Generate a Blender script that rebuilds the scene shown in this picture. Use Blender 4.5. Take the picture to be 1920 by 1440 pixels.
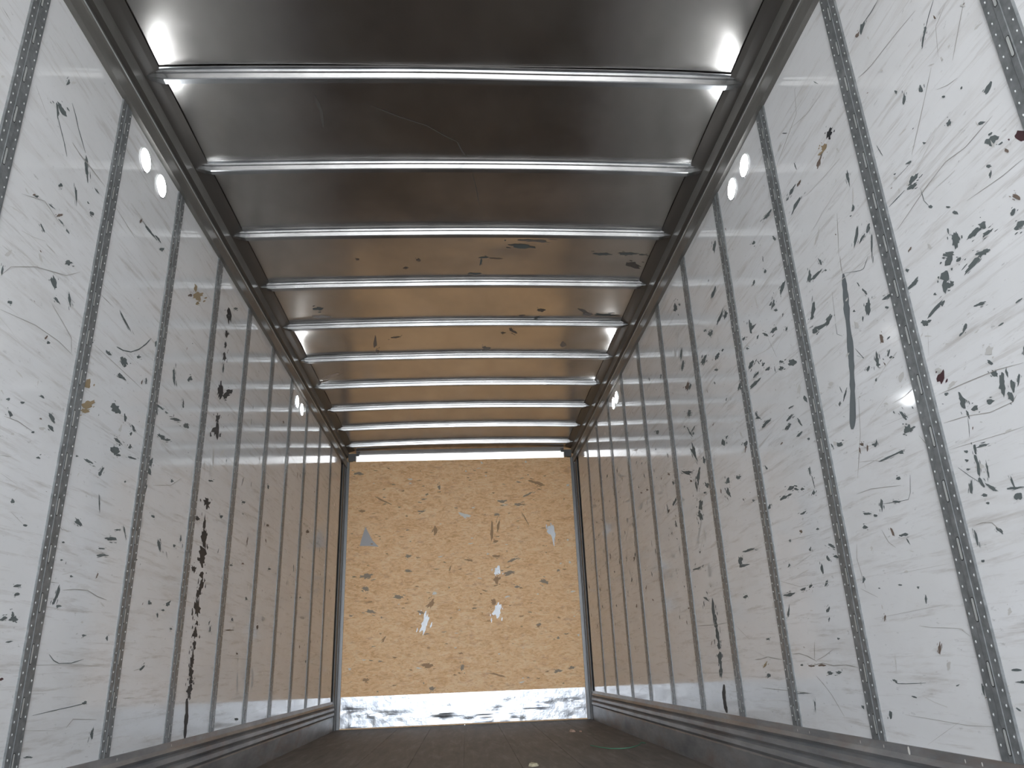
import bpy, bmesh, math, random
from mathutils import Vector, Matrix
scn = bpy.context.scene
for o in list(bpy.data.objects): bpy.data.objects.remove(o)
C = scn.collection
random.seed(7)

# ------------------------------------------------------------------ camera
F_PX, CX, CZ, PITCH, YAW, ROLL = 1408.47, 0.0207, 0.5237, 0.3599, 0.0714, -0.0401
ca, sa, cb, sb, cc, sc = (math.cos(PITCH), math.sin(PITCH), math.cos(YAW), math.sin(YAW), math.cos(ROLL), math.sin(ROLL))
fwd = Vector((sb*ca, cb*ca, sa)); r0 = Vector((cb, -sb, 0)); u0 = r0.cross(fwd)
rgt = cc*r0 + sc*u0; upv = -sc*r0 + cc*u0
cam_d = bpy.data.cameras.new('camera'); cam = bpy.data.objects.new('camera', cam_d); C.objects.link(cam)
m = Matrix((rgt, upv, -fwd)).transposed().to_4x4(); m.translation = Vector((CX, 0, CZ)); cam.matrix_world = m
cam_d.sensor_width = 36.0; cam_d.lens = F_PX*36.0/1920.0; cam_d.clip_start = 0.01
scn.camera = cam

# ------------------------------------------------------------------ world, light, exposure
W = bpy.data.worlds.new('overcast_sky'); scn.world = W; W.use_nodes = True
nt = W.node_tree; nt.nodes.clear()
wo = nt.nodes.new('ShaderNodeOutputWorld'); wb = nt.nodes.new('ShaderNodeBackground')
tc = nt.nodes.new('ShaderNodeTexCoord'); sx = nt.nodes.new('ShaderNodeSeparateXYZ'); rp = nt.nodes.new('ShaderNodeValToRGB')
nt.links.new(tc.outputs['Generated'], sx.inputs[0]); nt.links.new(sx.outputs['Z'], rp.inputs[0])
# bright hazy horizon under a duller cloud deck
for e, (p, c) in zip([rp.color_ramp.elements[0], rp.color_ramp.elements[1], rp.color_ramp.elements.new(.2), rp.color_ramp.elements.new(.45)],
                     [(0.0, (.92, .965, 1.0)), (1.0, (.20, .22, .25)), (.22, (.70, .75, .81)), (.5, (.26, .28, .31))]):
    e.position = p; e.color = (*c, 1)
nt.links.new(rp.outputs[0], wb.inputs[0]); wb.inputs[1].default_value = 12.8
nt.links.new(wb.outputs[0], wo.inputs[0])
pd = bpy.data.lights.new('rear_opening_daylight_portal', 'AREA'); pd.shape = 'RECTANGLE'; pd.size = 2.6; pd.size_y = 2.9
pd.cycles.is_portal = True
po = bpy.data.objects.new('rear_opening_daylight_portal', pd); C.objects.link(po)
po.location = (0, -2.21, 1.43); po.rotation_euler = (math.radians(90), 0, 0)   # emits towards +Y, into the trailer
vs = scn.view_settings
vs.view_transform = 'Standard'; vs.look = 'None'; vs.gamma = 1.0; vs.use_curve_mapping = False; vs.exposure = 0.50

scn.cycles.max_bounces = 16; scn.cycles.diffuse_bounces = 10; scn.cycles.glossy_bounces = 8

# marks seen on the panels, in wall coordinates (centre, half axes) and strokes (point, half width)
TRI=[(-1.0493, 2.0146), (-1.021, 1.9557), (-0.9718, 1.8655), (-0.9033, 1.7938), (-1.0042, 1.8044), (-1.1047, 1.8073), (-1.0872, 1.8874)]
MARKS=[('R','d',1.743,2.3562,-0.0163,0.0112,-0.0086,-0.0111),
('R','b',1.7705,2.359,-0.0118,0.0006,-0.0048,-0.0078),
('R','d',1.5145,2.0849,-0.0169,0.0199,-0.0039,-0.0048),
('R','d',1.5004,2.0987,-0.0078,0.0092,-0.0045,-0.0055),
('R','d',1.3649,1.7789,-0.0151,0.0049,-0.0047,-0.008),
('R','d',1.5753,1.9665,-0.004,0.0099,-0.0082,-0.0074),
('R','d',1.6464,1.9946,-0.0074,0.0155,-0.0068,-0.0062),
('R','g',1.5143,1.9922,-0.0124,-0.0077,-0.0002,-0.003),
('R','d',1.5125,1.7999,-0.0096,0.0028,-0.0049,-0.0075),
('R','d',1.4016,1.6551,-0.0222,-0.0044,-0.004,-0.0142),
('R','d',1.4159,1.7182,-0.0106,-0.0061,0.0002,-0.0049),
('R','g',1.3389,1.9435,-0.0136,-0.0022,-0.0016,-0.0045),
('R','d',1.699,1.7593,-0.0241,0.0022,-0.0069,-0.0109),
('R','d',1.7099,1.7435,-0.0245,-0.007,-0.0026,-0.0091),
('R','d',1.66,1.6424,-0.0078,-0.0053,0.0018,-0.0044),
('R','k',2.0384,2.1941,-0.0197,0.0085,-0.0087,-0.0096),
('R','o',2.0879,2.1738,-0.0182,0.002,-0.0135,-0.017),
('R','b',2.1323,2.1516,-0.0253,0.0131,-0.0077,-0.0077),
('R','o',2.1109,2.1691,-0.0243,-0.0067,-0.0041,-0.0078),
('R','d',1.9921,1.9786,0.0023,-0.029,0.0087,0.0052),
('R','g',1.9877,1.9068,-0.013,0.0317,-0.0037,-0.0026),
('R','d',2.001,1.8686,-0.0039,0.0095,-0.0075,-0.005),
('R','b',2.2962,2.1761,-0.0184,0.0018,-0.0076,-0.0086),
('R','d',2.3571,2.1875,-0.0305,0.0029,-0.0079,-0.0088),
('R','d',2.4031,2.1791,-0.0135,0.0013,-0.0051,-0.0056),
('R','d',2.3456,2.1158,-0.0511,0.0085,-0.009,-0.0095),
('R','d',2.5882,2.2285,-0.049,-0.0039,-0.0093,-0.0109),
('R','d',2.2969,2.2524,-0.0034,-0.0162,0.005,0.0027),
('R','d',2.3255,2.4276,-0.0196,-0.0159,0.0011,-0.0025),
('R','d',2.049,2.4226,-0.0111,-0.0157,0.0022,-0.0001),
('R','d',2.0176,1.7761,-0.0225,0.025,-0.0088,-0.0066),
('R','d',1.9913,1.75,-0.0192,0.005,-0.0055,-0.006),
('R','d',1.9473,1.7612,-0.012,0.0097,-0.0079,-0.0067),
('R','d',1.9506,1.6995,0.0123,-0.0367,0.0053,0.0031),
('R','g',2.2543,1.9087,-0.0311,0.0152,-0.007,-0.0061),
('R','d',3.207,2.4491,-0.0191,0.0241,-0.0203,-0.013),
('R','d',2.5685,2.1063,-0.0076,-0.0155,0.0114,0.0037),
('R','d',2.7595,2.2019,-0.0156,0.0012,-0.0107,-0.01),
('R','g',2.3868,2.4086,-0.0215,0.0072,-0.0059,-0.0061),
('R','d',1.6046,1.506,0.0053,-0.0204,0.016,0.0086),
('R','d',1.6397,1.485,-0.0218,-0.0128,0.0028,-0.0068),
('R','d',1.5372,1.4849,-0.0266,-0.0003,-0.0037,-0.0086),
('R','d',1.5026,1.4858,-0.0112,0.0021,-0.0067,-0.0114),
('R','d',1.4965,1.4595,-0.0216,-0.0007,-0.0022,-0.0057),
('R','d',1.3985,1.4167,-0.0184,-0.0002,-0.0034,-0.0096),
('R','d',1.5275,1.4238,-0.0226,-0.0066,-0.0006,-0.0083),
('R','d',1.4061,1.4571,-0.0092,0.0042,-0.004,-0.0055),
('R','d',1.5782,1.5713,-0.01,-0.0103,0.0033,-0.0024),
('R','d',1.597,1.6001,-0.0085,-0.0057,0.001,-0.0026),
('R','d',1.4319,1.604,-0.0076,-0.0057,0.0016,-0.0039),
('R','d',1.4355,1.5837,-0.0053,0.0071,-0.0042,-0.0039),
('R','d',1.6951,1.8134,-0.0126,-0.0041,-0.0013,-0.0046),
('R','g',1.7692,1.8164,-0.0075,-0.0055,0.0017,-0.0043),
('R','d',1.6179,1.8192,-0.0064,-0.0051,0.0014,-0.0036),
('R','d',1.8051,1.9385,-0.0078,-0.0257,0.0024,0.0009),
('R','d',1.4409,1.8478,-0.0026,0.0032,-0.003,-0.0033),
('R','r',1.3211,1.6029,-0.0045,0.0111,-0.0198,-0.016),
('R','d',1.5048,1.8765,-0.0058,-0.0051,0.0014,-0.0034),
('R','g',1.7063,2.1552,-0.006,-0.0056,0.0016,-0.0039),
('R','g',1.4391,1.9818,-0.005,0.0011,-0.0019,-0.0034),
('R','g',1.3612,2.0365,-0.0013,0.0033,-0.0101,-0.011),
('R','g',1.6866,1.914,-0.0189,-0.0023,-0.0018,-0.0037),
('R','d',1.7653,1.8259,-0.0056,-0.0009,-0.0017,-0.0036),
('R','g',2.1226,2.4615,-0.0387,-0.0119,-0.0025,-0.0045),
('R','d',1.6457,1.47,-0.0148,0.0061,-0.01,-0.0116),
('R','d',1.6731,1.4407,-0.0049,0.0121,-0.0166,-0.0092),
('R','d',1.6839,1.4176,-0.0066,0.0164,-0.0116,-0.0062),
('R','d',1.6667,1.4084,-0.0151,-0.0081,0.0028,-0.0068),
('R','d',1.6579,1.4114,-0.0083,0.0002,-0.0032,-0.0065),
('R','d',1.6112,1.4526,-0.0109,0.001,-0.0043,-0.0076),
('R','d',1.565,1.4158,-0.0376,0.0064,-0.0044,-0.0072),
('R','d',1.8165,1.5371,-0.0083,-0.0046,0.0021,-0.0051),
('R','d',1.8046,1.488,-0.0284,0.0035,-0.0051,-0.0072),
('R','d',1.7419,1.379,-0.0372,0.0078,-0.0045,-0.006),
('R','d',1.7124,1.3785,-0.0112,0.0024,-0.0043,-0.0059),
('R','d',1.7946,1.362,-0.022,-0.0049,-0.0013,-0.0097),
('R','d',1.654,1.2829,-0.0102,0.0064,-0.0067,-0.0061),
('R','d',1.6709,1.2734,-0.0134,0.0023,-0.0019,-0.003),
('R','d',1.5827,1.3119,-0.0223,-0.005,-0.0004,-0.0048),
('R','d',1.731,1.416,-0.0061,-0.0032,0.0014,-0.0035),
('R','d',1.4638,1.2609,-0.0122,0.0003,-0.0009,-0.0027),
('R','d',1.5379,1.2356,-0.0107,-0.0004,-0.0008,-0.0028),
('R','g',1.6194,1.2547,-0.0095,0.0018,-0.0015,-0.0024),
('R','g',1.7336,1.2715,-0.0092,-0.0041,0.001,-0.0026),
('R','g',1.6294,1.3082,-0.0084,-0.0006,-0.0006,-0.002),
('R','r',1.7897,1.2009,-0.0126,0.0127,-0.0137,-0.0082),
('R','g',1.793,1.2226,-0.0139,-0.0056,0.0021,-0.0053),
('R','g',1.7569,1.1659,-0.0207,0.0044,-0.0042,-0.0058),
('R','d',1.7858,1.1518,-0.0082,-0.003,0.0017,-0.0043),
('R','g',1.5963,1.1946,-0.0149,0.002,-0.0057,-0.011),
('R','d',1.6047,1.1656,-0.0057,-0.0089,0.0061,-0.0014),
('R','d',1.6002,1.1363,-0.0062,-0.0115,0.0085,-0.0014),
('R','d',1.5848,1.1032,0.0075,-0.0284,0.0122,0.0038),
('R','d',1.5543,1.0872,0.0024,-0.0164,0.0076,0.0018),
('R','d',1.5687,1.0663,-0.0042,-0.0137,0.0097,-0.0005),
('R','d',1.5326,1.0965,-0.0068,0.0126,-0.0045,-0.0021),
('R','d',1.734,1.1113,-0.003,-0.0236,0.0119,0.0012),
('R','d',1.7267,1.0755,-0.0015,-0.0116,0.0046,0.0004),
('R','d',1.696,1.0816,-0.0126,-0.0011,-0.001,-0.0082),
('R','d',1.6401,1.0774,-0.0144,-0.0022,0.0001,-0.007),
('R','d',1.9893,1.1576,-0.0111,-0.0191,0.0079,-0.0005),
('R','d',1.9831,1.1155,-0.0229,-0.0071,0.0048,-0.0118),
('R','d',1.9585,1.1131,-0.0118,0.0002,-0.0017,-0.0037),
('R','d',2.094,1.0672,-0.0648,-0.0011,-0.0014,-0.0038),
('R','d',2.04,1.0631,-0.0041,0.0052,-0.0097,-0.0038),
('R','d',2.1605,1.1249,-0.0096,0.0118,-0.0082,-0.0033),
('R','d',2.1693,1.1246,-0.0178,-0.0034,0.0003,-0.0039),
('R','b',2.2129,1.1256,-0.0042,0.0104,-0.006,-0.0017),
('R','d',2.3752,1.1842,-0.0235,-0.0046,0.0004,-0.0085),
('R','g',2.4032,1.1954,-0.0189,-0.0055,0.0032,-0.0079),
('R','d',2.0558,1.3629,0.0057,-0.0241,0.0102,0.0037),
('R','d',2.0575,1.3459,-0.0127,-0.0052,0.0021,-0.005),
('R','d',2.1139,1.354,-0.0119,0.0046,-0.0065,-0.0053),
('R','d',1.9913,1.3561,-0.0091,0.0083,-0.0062,-0.0038),
('R','d',1.9835,1.3385,-0.0119,-0.005,0.0016,-0.0039),
('R','d',2.0841,1.3067,-0.004,0.0048,-0.0052,-0.0026),
('R','d',1.9744,1.3977,-0.0109,0.0003,-0.002,-0.0031),
('R','d',2.0433,1.5321,-0.0121,0.0248,-0.0174,-0.0091),
('R','d',2.041,1.587,-0.0096,-0.0156,0.0059,0.0003),
('R','d',2.0654,1.6253,-0.0044,-0.0107,0.0037,0.0007),
('R','d',2.1222,1.5587,-0.0079,-0.0039,0.0017,-0.0042),
('R','d',1.9323,1.5132,-0.0255,-0.0023,-0.0028,-0.0058),
('R','d',1.9489,1.485,-0.0093,-0.0046,0.0016,-0.0039),
('R','d',2.3742,1.6901,-0.0249,0.03,-0.0131,-0.0076),
('R','d',2.3939,1.6677,-0.0167,0.0043,-0.0096,-0.0082),
('R','d',2.2877,1.6062,-0.022,0.0125,-0.0149,-0.0106),
('R','d',2.3426,1.6082,-0.0567,-0.0125,-0.0034,-0.0091),
('R','d',2.3912,1.6134,-0.0183,0.005,-0.0152,-0.0126),
('R','d',2.3534,1.8129,-0.0127,0.0192,-0.0133,-0.008),
('R','d',2.3097,1.7924,-0.0466,-0.0023,-0.006,-0.0079),
('R','d',2.239,1.7743,-0.0079,-0.0044,0.0014,-0.0034),
('R','d',2.5742,1.8869,-0.0301,0.0136,-0.0141,-0.0105),
('R','d',2.6788,1.8654,-0.0189,0.0123,-0.0129,-0.0084),
('R','d',2.6652,1.8306,-0.0185,-0.0092,0.0022,-0.0053),
('R','d',2.6981,2.028,-0.0067,0.0062,-0.0108,-0.0071),
('R','d',2.8265,2.0431,-0.0149,0.0088,-0.0113,-0.0077),
('R','g',2.8329,1.9517,-0.0066,-0.0363,0.0071,0.0027),
('R','d',3.3031,2.2453,-0.0479,0.0144,-0.0147,-0.0101),
('R','d',3.2615,2.0917,-0.0562,0.0157,-0.0159,-0.0106),
('R','d',3.1911,2.067,-0.0249,0.0134,-0.0203,-0.0123),
('R','d',3.4207,2.0737,-0.0279,0.0027,-0.0177,-0.0126),
('R','g',3.4896,2.1255,-0.031,-0.0052,-0.0111,-0.0114),
('R','d',2.7113,1.7651,-0.0354,-0.0026,-0.0102,-0.0118),
('R','d',2.6037,1.7191,-0.009,0.0044,-0.009,-0.006),
('R','d',2.9341,1.8811,-0.0008,-0.0326,0.0187,0.0072),
('R','d',2.9103,1.87,-0.0335,0.0,-0.0084,-0.0078),
('R','d',2.7998,1.7857,-0.0262,-0.0201,0.0076,-0.0015),
('R','d',3.0241,1.866,-0.0174,0.0028,-0.0122,-0.009),
('R','g',2.9958,2.0435,-0.0175,-0.009,0.0019,-0.0045),
('R','d',3.5782,1.9922,-0.0396,0.0083,-0.0272,-0.0164),
('R','d',3.3811,1.9294,-0.036,0.0048,-0.019,-0.0128),
('R','d',3.2987,1.9276,-0.0144,0.002,-0.0127,-0.0088),
('R','d',3.4194,1.8733,-0.0292,-0.0117,0.0028,-0.0065),
('R','d',3.0026,1.8087,-0.0172,-0.0074,0.0022,-0.0051),
('R','d',2.9885,1.7261,-0.0342,0.0105,-0.0173,-0.011),
('R','d',2.866,1.6761,-0.0156,0.0034,-0.0095,-0.0067),
('R','d',2.8305,1.6417,-0.0221,-0.0012,-0.0069,-0.0077),
('R','d',2.7087,1.595,-0.0251,-0.0036,-0.0059,-0.0096),
('R','d',2.6061,1.5774,-0.0344,-0.0049,-0.0108,-0.0185),
('R','d',2.6986,1.6192,-0.0216,-0.0089,0.0022,-0.0052),
('R','d',2.9532,1.6661,-0.035,0.002,-0.0084,-0.007),
('R','d',2.9881,1.6342,-0.0672,0.0003,-0.0099,-0.009),
('R','d',3.1593,1.6859,-0.0221,0.0097,-0.0165,-0.0089),
('R','d',2.7067,1.389,-0.0328,0.0048,-0.0079,-0.0063),
('R','d',2.7363,1.3592,-0.0357,0.0055,-0.01,-0.0078),
('R','d',2.6332,1.3458,-0.0147,-0.023,0.0095,0.0006),
('R','d',2.65,1.3054,-0.0311,0.0034,-0.0067,-0.006),
('R','d',2.5871,1.2672,-0.0123,-0.0037,0.002,-0.0048),
('R','d',2.9319,1.4379,-0.0549,0.0034,-0.0104,-0.0088),
('R','d',3.0078,1.4862,-0.0259,-0.0085,0.0024,-0.0057),
('R','d',2.6838,1.4234,-0.0284,-0.0025,-0.0026,-0.004),
('R','d',3.4642,1.5082,-0.0068,0.016,-0.0313,-0.0091),
('R','d',3.1883,1.4235,-0.0207,0.0055,-0.0194,-0.0106),
('R','g',3.2244,1.4762,-0.0155,-0.0194,0.0119,0.0011),
('R','g',3.2444,1.5422,-0.0305,-0.0176,0.0054,-0.0013),
('R','g',2.9822,1.3753,-0.0856,0.0119,-0.0048,-0.0034),
('R','g',3.223,1.396,-0.036,0.0007,-0.0055,-0.0047),
('R','g',2.5926,1.463,-0.0149,0.0156,-0.0161,-0.0074),
('R','d',2.5582,1.4116,-0.0092,-0.0154,0.0157,0.0014),
('R','d',2.2781,1.3276,-0.0225,0.0192,-0.005,-0.0026),
('R','d',2.3227,1.3119,-0.0072,0.0061,-0.0062,-0.0031),
('R','d',2.626,1.1551,0.0002,-0.0184,0.0084,0.0014),
('R','d',2.6135,1.1122,-0.0045,-0.0265,0.0041,0.0005),
('R','d',2.6243,1.0752,-0.0067,0.0075,-0.013,-0.004),
('R','d',2.8048,1.1329,-0.0297,0.0002,-0.0066,-0.0088),
('R','d',2.7606,1.1179,-0.0213,-0.0086,0.0053,-0.0033),
('R','d',2.8837,1.1114,-0.0405,0.0006,-0.0058,-0.0074),
('R','d',2.8313,1.1107,-0.0271,0.0004,-0.0039,-0.0051),
('R','d',2.7082,1.1074,-0.016,-0.0036,0.0021,-0.005),
('R','d',3.4774,1.3211,-0.0134,0.0123,-0.0252,-0.0077),
('R','d',3.3335,1.3036,-0.0348,-0.0039,-0.0049,-0.0099),
('R','d',3.4921,1.2681,-0.015,-0.0277,0.0236,0.0023),
('R','d',3.3083,1.1945,-0.0171,-0.0036,0.0022,-0.0052),
('R','d',3.196,1.1667,-0.016,-0.0034,0.0021,-0.0051),
('R','d',3.0413,1.1063,-0.0084,0.0086,-0.0139,-0.0038),
('R','d',3.0078,1.2665,-0.0091,-0.0116,0.0103,0.0003),
('R','d',2.0832,0.9972,-0.0114,-0.0028,0.002,-0.0048),
('R','d',2.2009,0.9427,0.006,-0.0179,0.0097,0.0018),
('R','d',2.1181,0.9352,-0.0216,-0.0045,0.0014,-0.0034),
('R','d',1.7684,0.9899,-0.0078,-0.0022,0.0017,-0.0042),
('R','d',1.7029,0.9874,-0.0264,-0.0027,0.0,-0.0035),
('R','d',1.7348,0.9851,0.0016,-0.0131,0.0058,0.0009),
('R','d',1.7384,0.9588,-0.0001,-0.0198,0.0065,0.0006),
('R','d',1.7404,0.9367,0.0049,-0.0189,0.007,0.0013),
('R','d',1.7425,0.9059,-0.0058,-0.0145,0.0075,-0.0009),
('R','d',1.7115,0.8833,-0.0152,-0.013,0.0052,-0.0027),
('R','d',1.7735,0.9682,-0.0072,-0.0019,0.0015,-0.0038),
('R','d',1.7767,0.946,-0.0085,-0.0021,0.0013,-0.0033),
('R','d',1.7824,0.9017,-0.0085,0.0184,-0.0064,-0.0016),
('R','d',1.7095,0.9244,0.0027,-0.0211,0.0037,0.0005),
('R','d',1.7423,0.8727,-0.0105,-0.0023,0.0018,-0.0044),
('R','d',1.7385,0.8522,-0.0068,-0.0014,0.0015,-0.0036),
('R','d',1.6388,0.8792,-0.0015,-0.0138,0.0046,-0.0001),
('R','d',1.6368,0.8662,-0.027,-0.0044,0.0008,-0.0031),
('R','d',1.6327,0.8466,-0.0097,0.0065,-0.0087,-0.0064),
('R','d',3.8978,1.957,-0.0206,0.0155,-0.021,-0.0091),
('R','d',4.1239,1.5216,-0.0841,-0.0309,0.0122,-0.0048),
('R','d',3.9307,1.8151,-0.0187,0.0144,-0.0302,-0.0119),
('R','d',3.9317,1.5938,-0.0176,-0.0459,0.0307,0.006),
('R','d',3.9099,1.4486,-0.0354,0.0452,-0.0266,-0.0073),
('R','d',3.7881,1.5052,-0.003,-0.0237,0.0201,0.0042),
('R','d',3.7976,1.3737,-0.0219,-0.0215,0.0184,0.001),
('R','d',3.9351,1.2988,-0.0165,0.0293,-0.0359,-0.0078),
('R','d',3.9662,1.7168,-0.0395,-0.041,0.0176,0.0023),
('R','d',2.032,1.1828,-0.0024,-0.0051,0.0034,0.0),
('R','g',1.6095,0.995,-0.0138,0.0012,-0.0011,-0.0033),
('R','g',1.8011,1.325,-0.0143,-0.0065,0.0009,-0.0022),
('R','g',2.0617,1.2209,-0.0107,-0.0037,0.0016,-0.004),
('R','g',2.3711,1.3875,-0.0142,-0.0053,0.0014,-0.0034),
('R','g',2.4327,1.3903,-0.0099,-0.0036,0.0014,-0.0035),
('R','d',2.1189,0.8388,-0.027,-0.0031,0.0011,-0.0044),
('R','d',2.1041,0.8176,-0.0067,-0.012,0.0034,-0.0005),
('R','d',2.3235,0.8968,-0.0159,-0.0028,0.0024,-0.0058),
('R','d',2.2916,0.9331,-0.026,-0.005,0.0015,-0.0037),
('R','d',2.2458,0.9187,-0.012,-0.0023,0.0017,-0.0041),
('R','d',2.6449,0.9468,-0.0123,-0.0021,0.0017,-0.0042),
('R','d',2.8918,0.9446,-0.0129,-0.002,0.0022,-0.0052),
('R','d',2.7325,0.887,-0.006,0.0068,-0.0124,-0.0028),
('R','d',2.5649,0.8746,-0.0257,-0.0118,0.0076,-0.0036),
('R','d',2.6078,0.8368,-0.004,-0.0109,0.0118,-0.0003),
('R','d',2.6659,0.8085,0.0017,-0.0194,0.0111,0.0007),
('R','d',2.6515,0.7578,-0.0137,0.01,-0.0094,-0.0026),
('R','d',2.3925,0.742,-0.0062,0.0103,-0.0086,-0.0013),
('R','g',2.1458,0.7378,-0.0098,-0.0012,0.0017,-0.0043),
('R','d',2.1923,0.7052,-0.012,-0.0012,0.0012,-0.0029),
('R','d',2.1063,0.6893,-0.0068,-0.0007,0.0015,-0.0037),
('R','d',2.0806,0.6558,0.0032,-0.013,0.0051,0.0002),
('R','d',1.809,0.7237,-0.0071,-0.0009,0.0013,-0.0033),
('R','d',1.7228,0.7828,-0.0099,-0.0093,0.005,-0.0024),
('R','d',1.8111,0.7782,0.0012,-0.0195,0.0047,0.0001),
('R','d',2.9741,0.7472,-0.0537,0.0008,-0.0017,-0.0067),
('R','d',2.8464,0.7552,-0.0275,0.0014,-0.0022,-0.0051),
('R','d',2.7821,0.7599,-0.0167,0.0036,-0.006,-0.0045),
('R','d',3.0133,0.6864,-0.0147,0.0224,-0.01,-0.001),
('R','d',2.6742,0.6693,-0.0176,0.0091,-0.0094,-0.0034),
('R','g',2.8093,0.6757,-0.0148,-0.001,0.0013,-0.003),
('R','d',2.6806,0.6369,-0.0075,0.0089,-0.0051,-0.0007),
('R','b',2.3116,0.6205,-0.0068,0.0087,-0.0067,-0.001),
('R','d',3.2667,0.5925,-0.0235,-0.0008,0.0018,-0.0042),
('R','d',2.6374,0.5723,-0.0116,-0.0004,0.0016,-0.004),
('R','d',3.3403,0.9721,-0.0893,-0.0028,-0.0025,-0.0056),
('R','d',3.4629,0.9414,0.0035,-0.022,0.0276,0.0028),
('R','d',3.4259,0.9166,-0.0719,-0.0046,-0.0007,-0.0071),
('R','d',3.4593,0.7826,-0.0359,0.0001,-0.0024,-0.007),
('R','d',4.1355,0.9889,-0.0883,-0.0016,-0.0044,-0.0059),
('R','d',4.0363,0.8191,-0.0415,-0.0151,0.0134,-0.003),
('R','d',2.7457,0.4623,-0.022,0.0001,0.0026,-0.0064),
('R','d',2.6781,0.4638,-0.0236,0.0001,0.0021,-0.0051),
('R','d',3.3209,0.4491,-0.0095,0.0104,-0.021,-0.0012),
('R','o',3.3434,0.4912,-0.0254,0.0122,-0.0113,-0.0025),
('R','b',2.8878,0.4861,-0.0335,-0.0001,0.0015,-0.0037),
('R','b',2.7985,0.4876,-0.0344,-0.0001,0.002,-0.0048),
('R','d',2.9984,0.389,-0.0648,0.0018,0.001,-0.0025),
('R','d',2.3266,0.4422,-0.0122,-0.0038,0.004,-0.0026),
('R','d',1.928,0.4274,0.0017,-0.016,0.0057,-0.0007),
('R','d',2.3924,0.3469,0.0028,-0.0123,0.0105,-0.001),
('R','d',2.5545,0.3604,-0.0056,-0.0061,0.009,-0.0025),
('R','d',2.2411,0.4011,-0.0127,-0.0021,0.0025,-0.0023),
('R','d',2.9143,0.3493,0.004,-0.0204,0.0062,-0.0005),
('R','d',1.7883,0.4727,-0.0168,0.0,0.0012,-0.0031),
('R','d',1.7807,0.4472,-0.0178,0.0003,0.0012,-0.003),
('R','g',2.3035,0.4915,0.0057,-0.0246,0.003,-0.0001),
('R','d',1.8162,0.3883,-0.009,-0.0034,0.0026,-0.0021),
('R','g',1.7612,0.601,-0.0072,-0.0005,0.0034,-0.0085),
('R','g',2.1063,0.4677,-0.0066,0.0,0.0011,-0.0027),
('R','g',1.9557,0.5705,-0.0125,-0.0036,0.002,-0.0019),
('R','d',3.9641,1.2469,-0.0203,-0.0309,0.0358,0.0029),
('R','g',4.0139,1.1696,-0.0457,0.0393,-0.0148,-0.0034),
('R','g',3.931,1.1368,-0.0057,-0.0377,0.0149,0.0016),
('R','g',4.037,1.1161,-0.0621,-0.0097,0.0023,-0.0054),
('R','g',3.9322,0.9532,0.0046,-0.0355,0.0293,0.0027),
('R','g',3.9327,0.8814,-0.0434,-0.0044,0.0029,-0.0068),
('R','d',3.9443,0.7499,0.0128,-0.0515,0.0289,0.0015),
('R','d',3.9375,0.6974,0.0045,-0.0342,0.0316,0.0009),
('R','d',3.9343,0.6371,0.0058,-0.044,0.0285,0.0004),
('R','d',3.9277,0.5859,0.0063,-0.0251,0.0282,0.0003),
('R','d',3.9386,0.5273,0.0093,-0.03,0.0394,0.0001),
('R','d',3.9495,0.469,0.0129,-0.0415,0.0282,-0.0003),
('R','d',4.3186,0.9894,-0.0563,0.0101,-0.0145,-0.0055),
('R','d',4.3385,0.7768,-0.0291,0.0096,-0.0168,-0.004),
('R','d',2.7355,1.0223,-0.028,0.0012,-0.0031,-0.0041),
('R','g',2.3071,0.8274,-0.0083,-0.0012,0.003,-0.0072),
('R','o',1.8826,0.4246,-0.0378,0.0146,-0.0029,-0.0038),
('R','o',1.8606,0.4154,-0.0263,0.0062,-0.0008,-0.0044),
('R','g',3.2356,0.8702,-0.0102,0.0105,-0.0095,-0.0018),
('R','g',3.1567,0.7244,-0.0112,-0.0009,0.0046,-0.011),
('L','d',2.0896,2.3117,0.0325,-0.0007,-0.0101,-0.0154),
('L','d',2.0705,2.2894,0.0119,-0.0215,-0.0061,-0.0057),
('L','d',2.2933,2.2281,0.0232,-0.0412,-0.0114,-0.0092),
('L','d',2.1684,2.0667,0.0112,0.008,0.0023,-0.0067),
('L','d',2.0966,2.4296,0.0026,0.0166,0.0075,0.0048),
('L','g',2.1253,2.4537,0.0133,0.0122,0.002,-0.0058),
('L','d',2.2646,2.0933,0.0147,-0.0315,-0.005,-0.0037),
('L','d',2.3787,2.0974,0.0178,0.0032,-0.005,-0.0084),
('L','d',2.061,1.9486,0.01,0.0069,0.0015,-0.0042),
('L','d',2.2133,1.9536,0.0198,-0.0008,-0.003,-0.0042),
('L','d',2.124,1.8731,0.0161,-0.0075,-0.0043,-0.0044),
('L','d',2.2571,1.9471,0.0142,-0.0006,-0.0044,-0.0059),
('L','d',2.1451,1.9696,0.0179,0.0025,-0.0022,-0.004),
('L','d',2.3862,2.1968,0.0196,0.0009,-0.0029,-0.004),
('L','d',2.8356,2.3115,0.0724,0.0029,-0.0077,-0.0086),
('L','d',2.925,2.3274,0.0304,-0.0004,-0.0074,-0.0076),
('L','d',2.9734,2.3056,0.0242,0.0145,0.0025,-0.0075),
('L','g',2.735,2.3763,0.0318,-0.002,-0.0034,-0.0037),
('L','g',2.1858,1.836,0.0328,0.0002,-0.0015,-0.0023),
('L','g',2.0107,1.9329,0.0122,-0.0036,-0.0024,-0.003),
('L','b',2.1961,1.9697,0.0164,0.0155,0.0045,-0.0028),
('L','b',2.0467,1.9452,0.0082,0.0057,0.0011,-0.0031),
('L','g',1.9825,1.8475,0.0291,0.0053,-0.0012,-0.0028),
('L','g',1.7986,2.1767,0.0081,0.0075,0.0014,-0.0039),
('L','d',2.297,1.8491,0.0222,0.0128,0.0025,-0.0074),
('L','d',2.2374,1.7416,0.016,-0.018,-0.0142,-0.0098),
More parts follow.
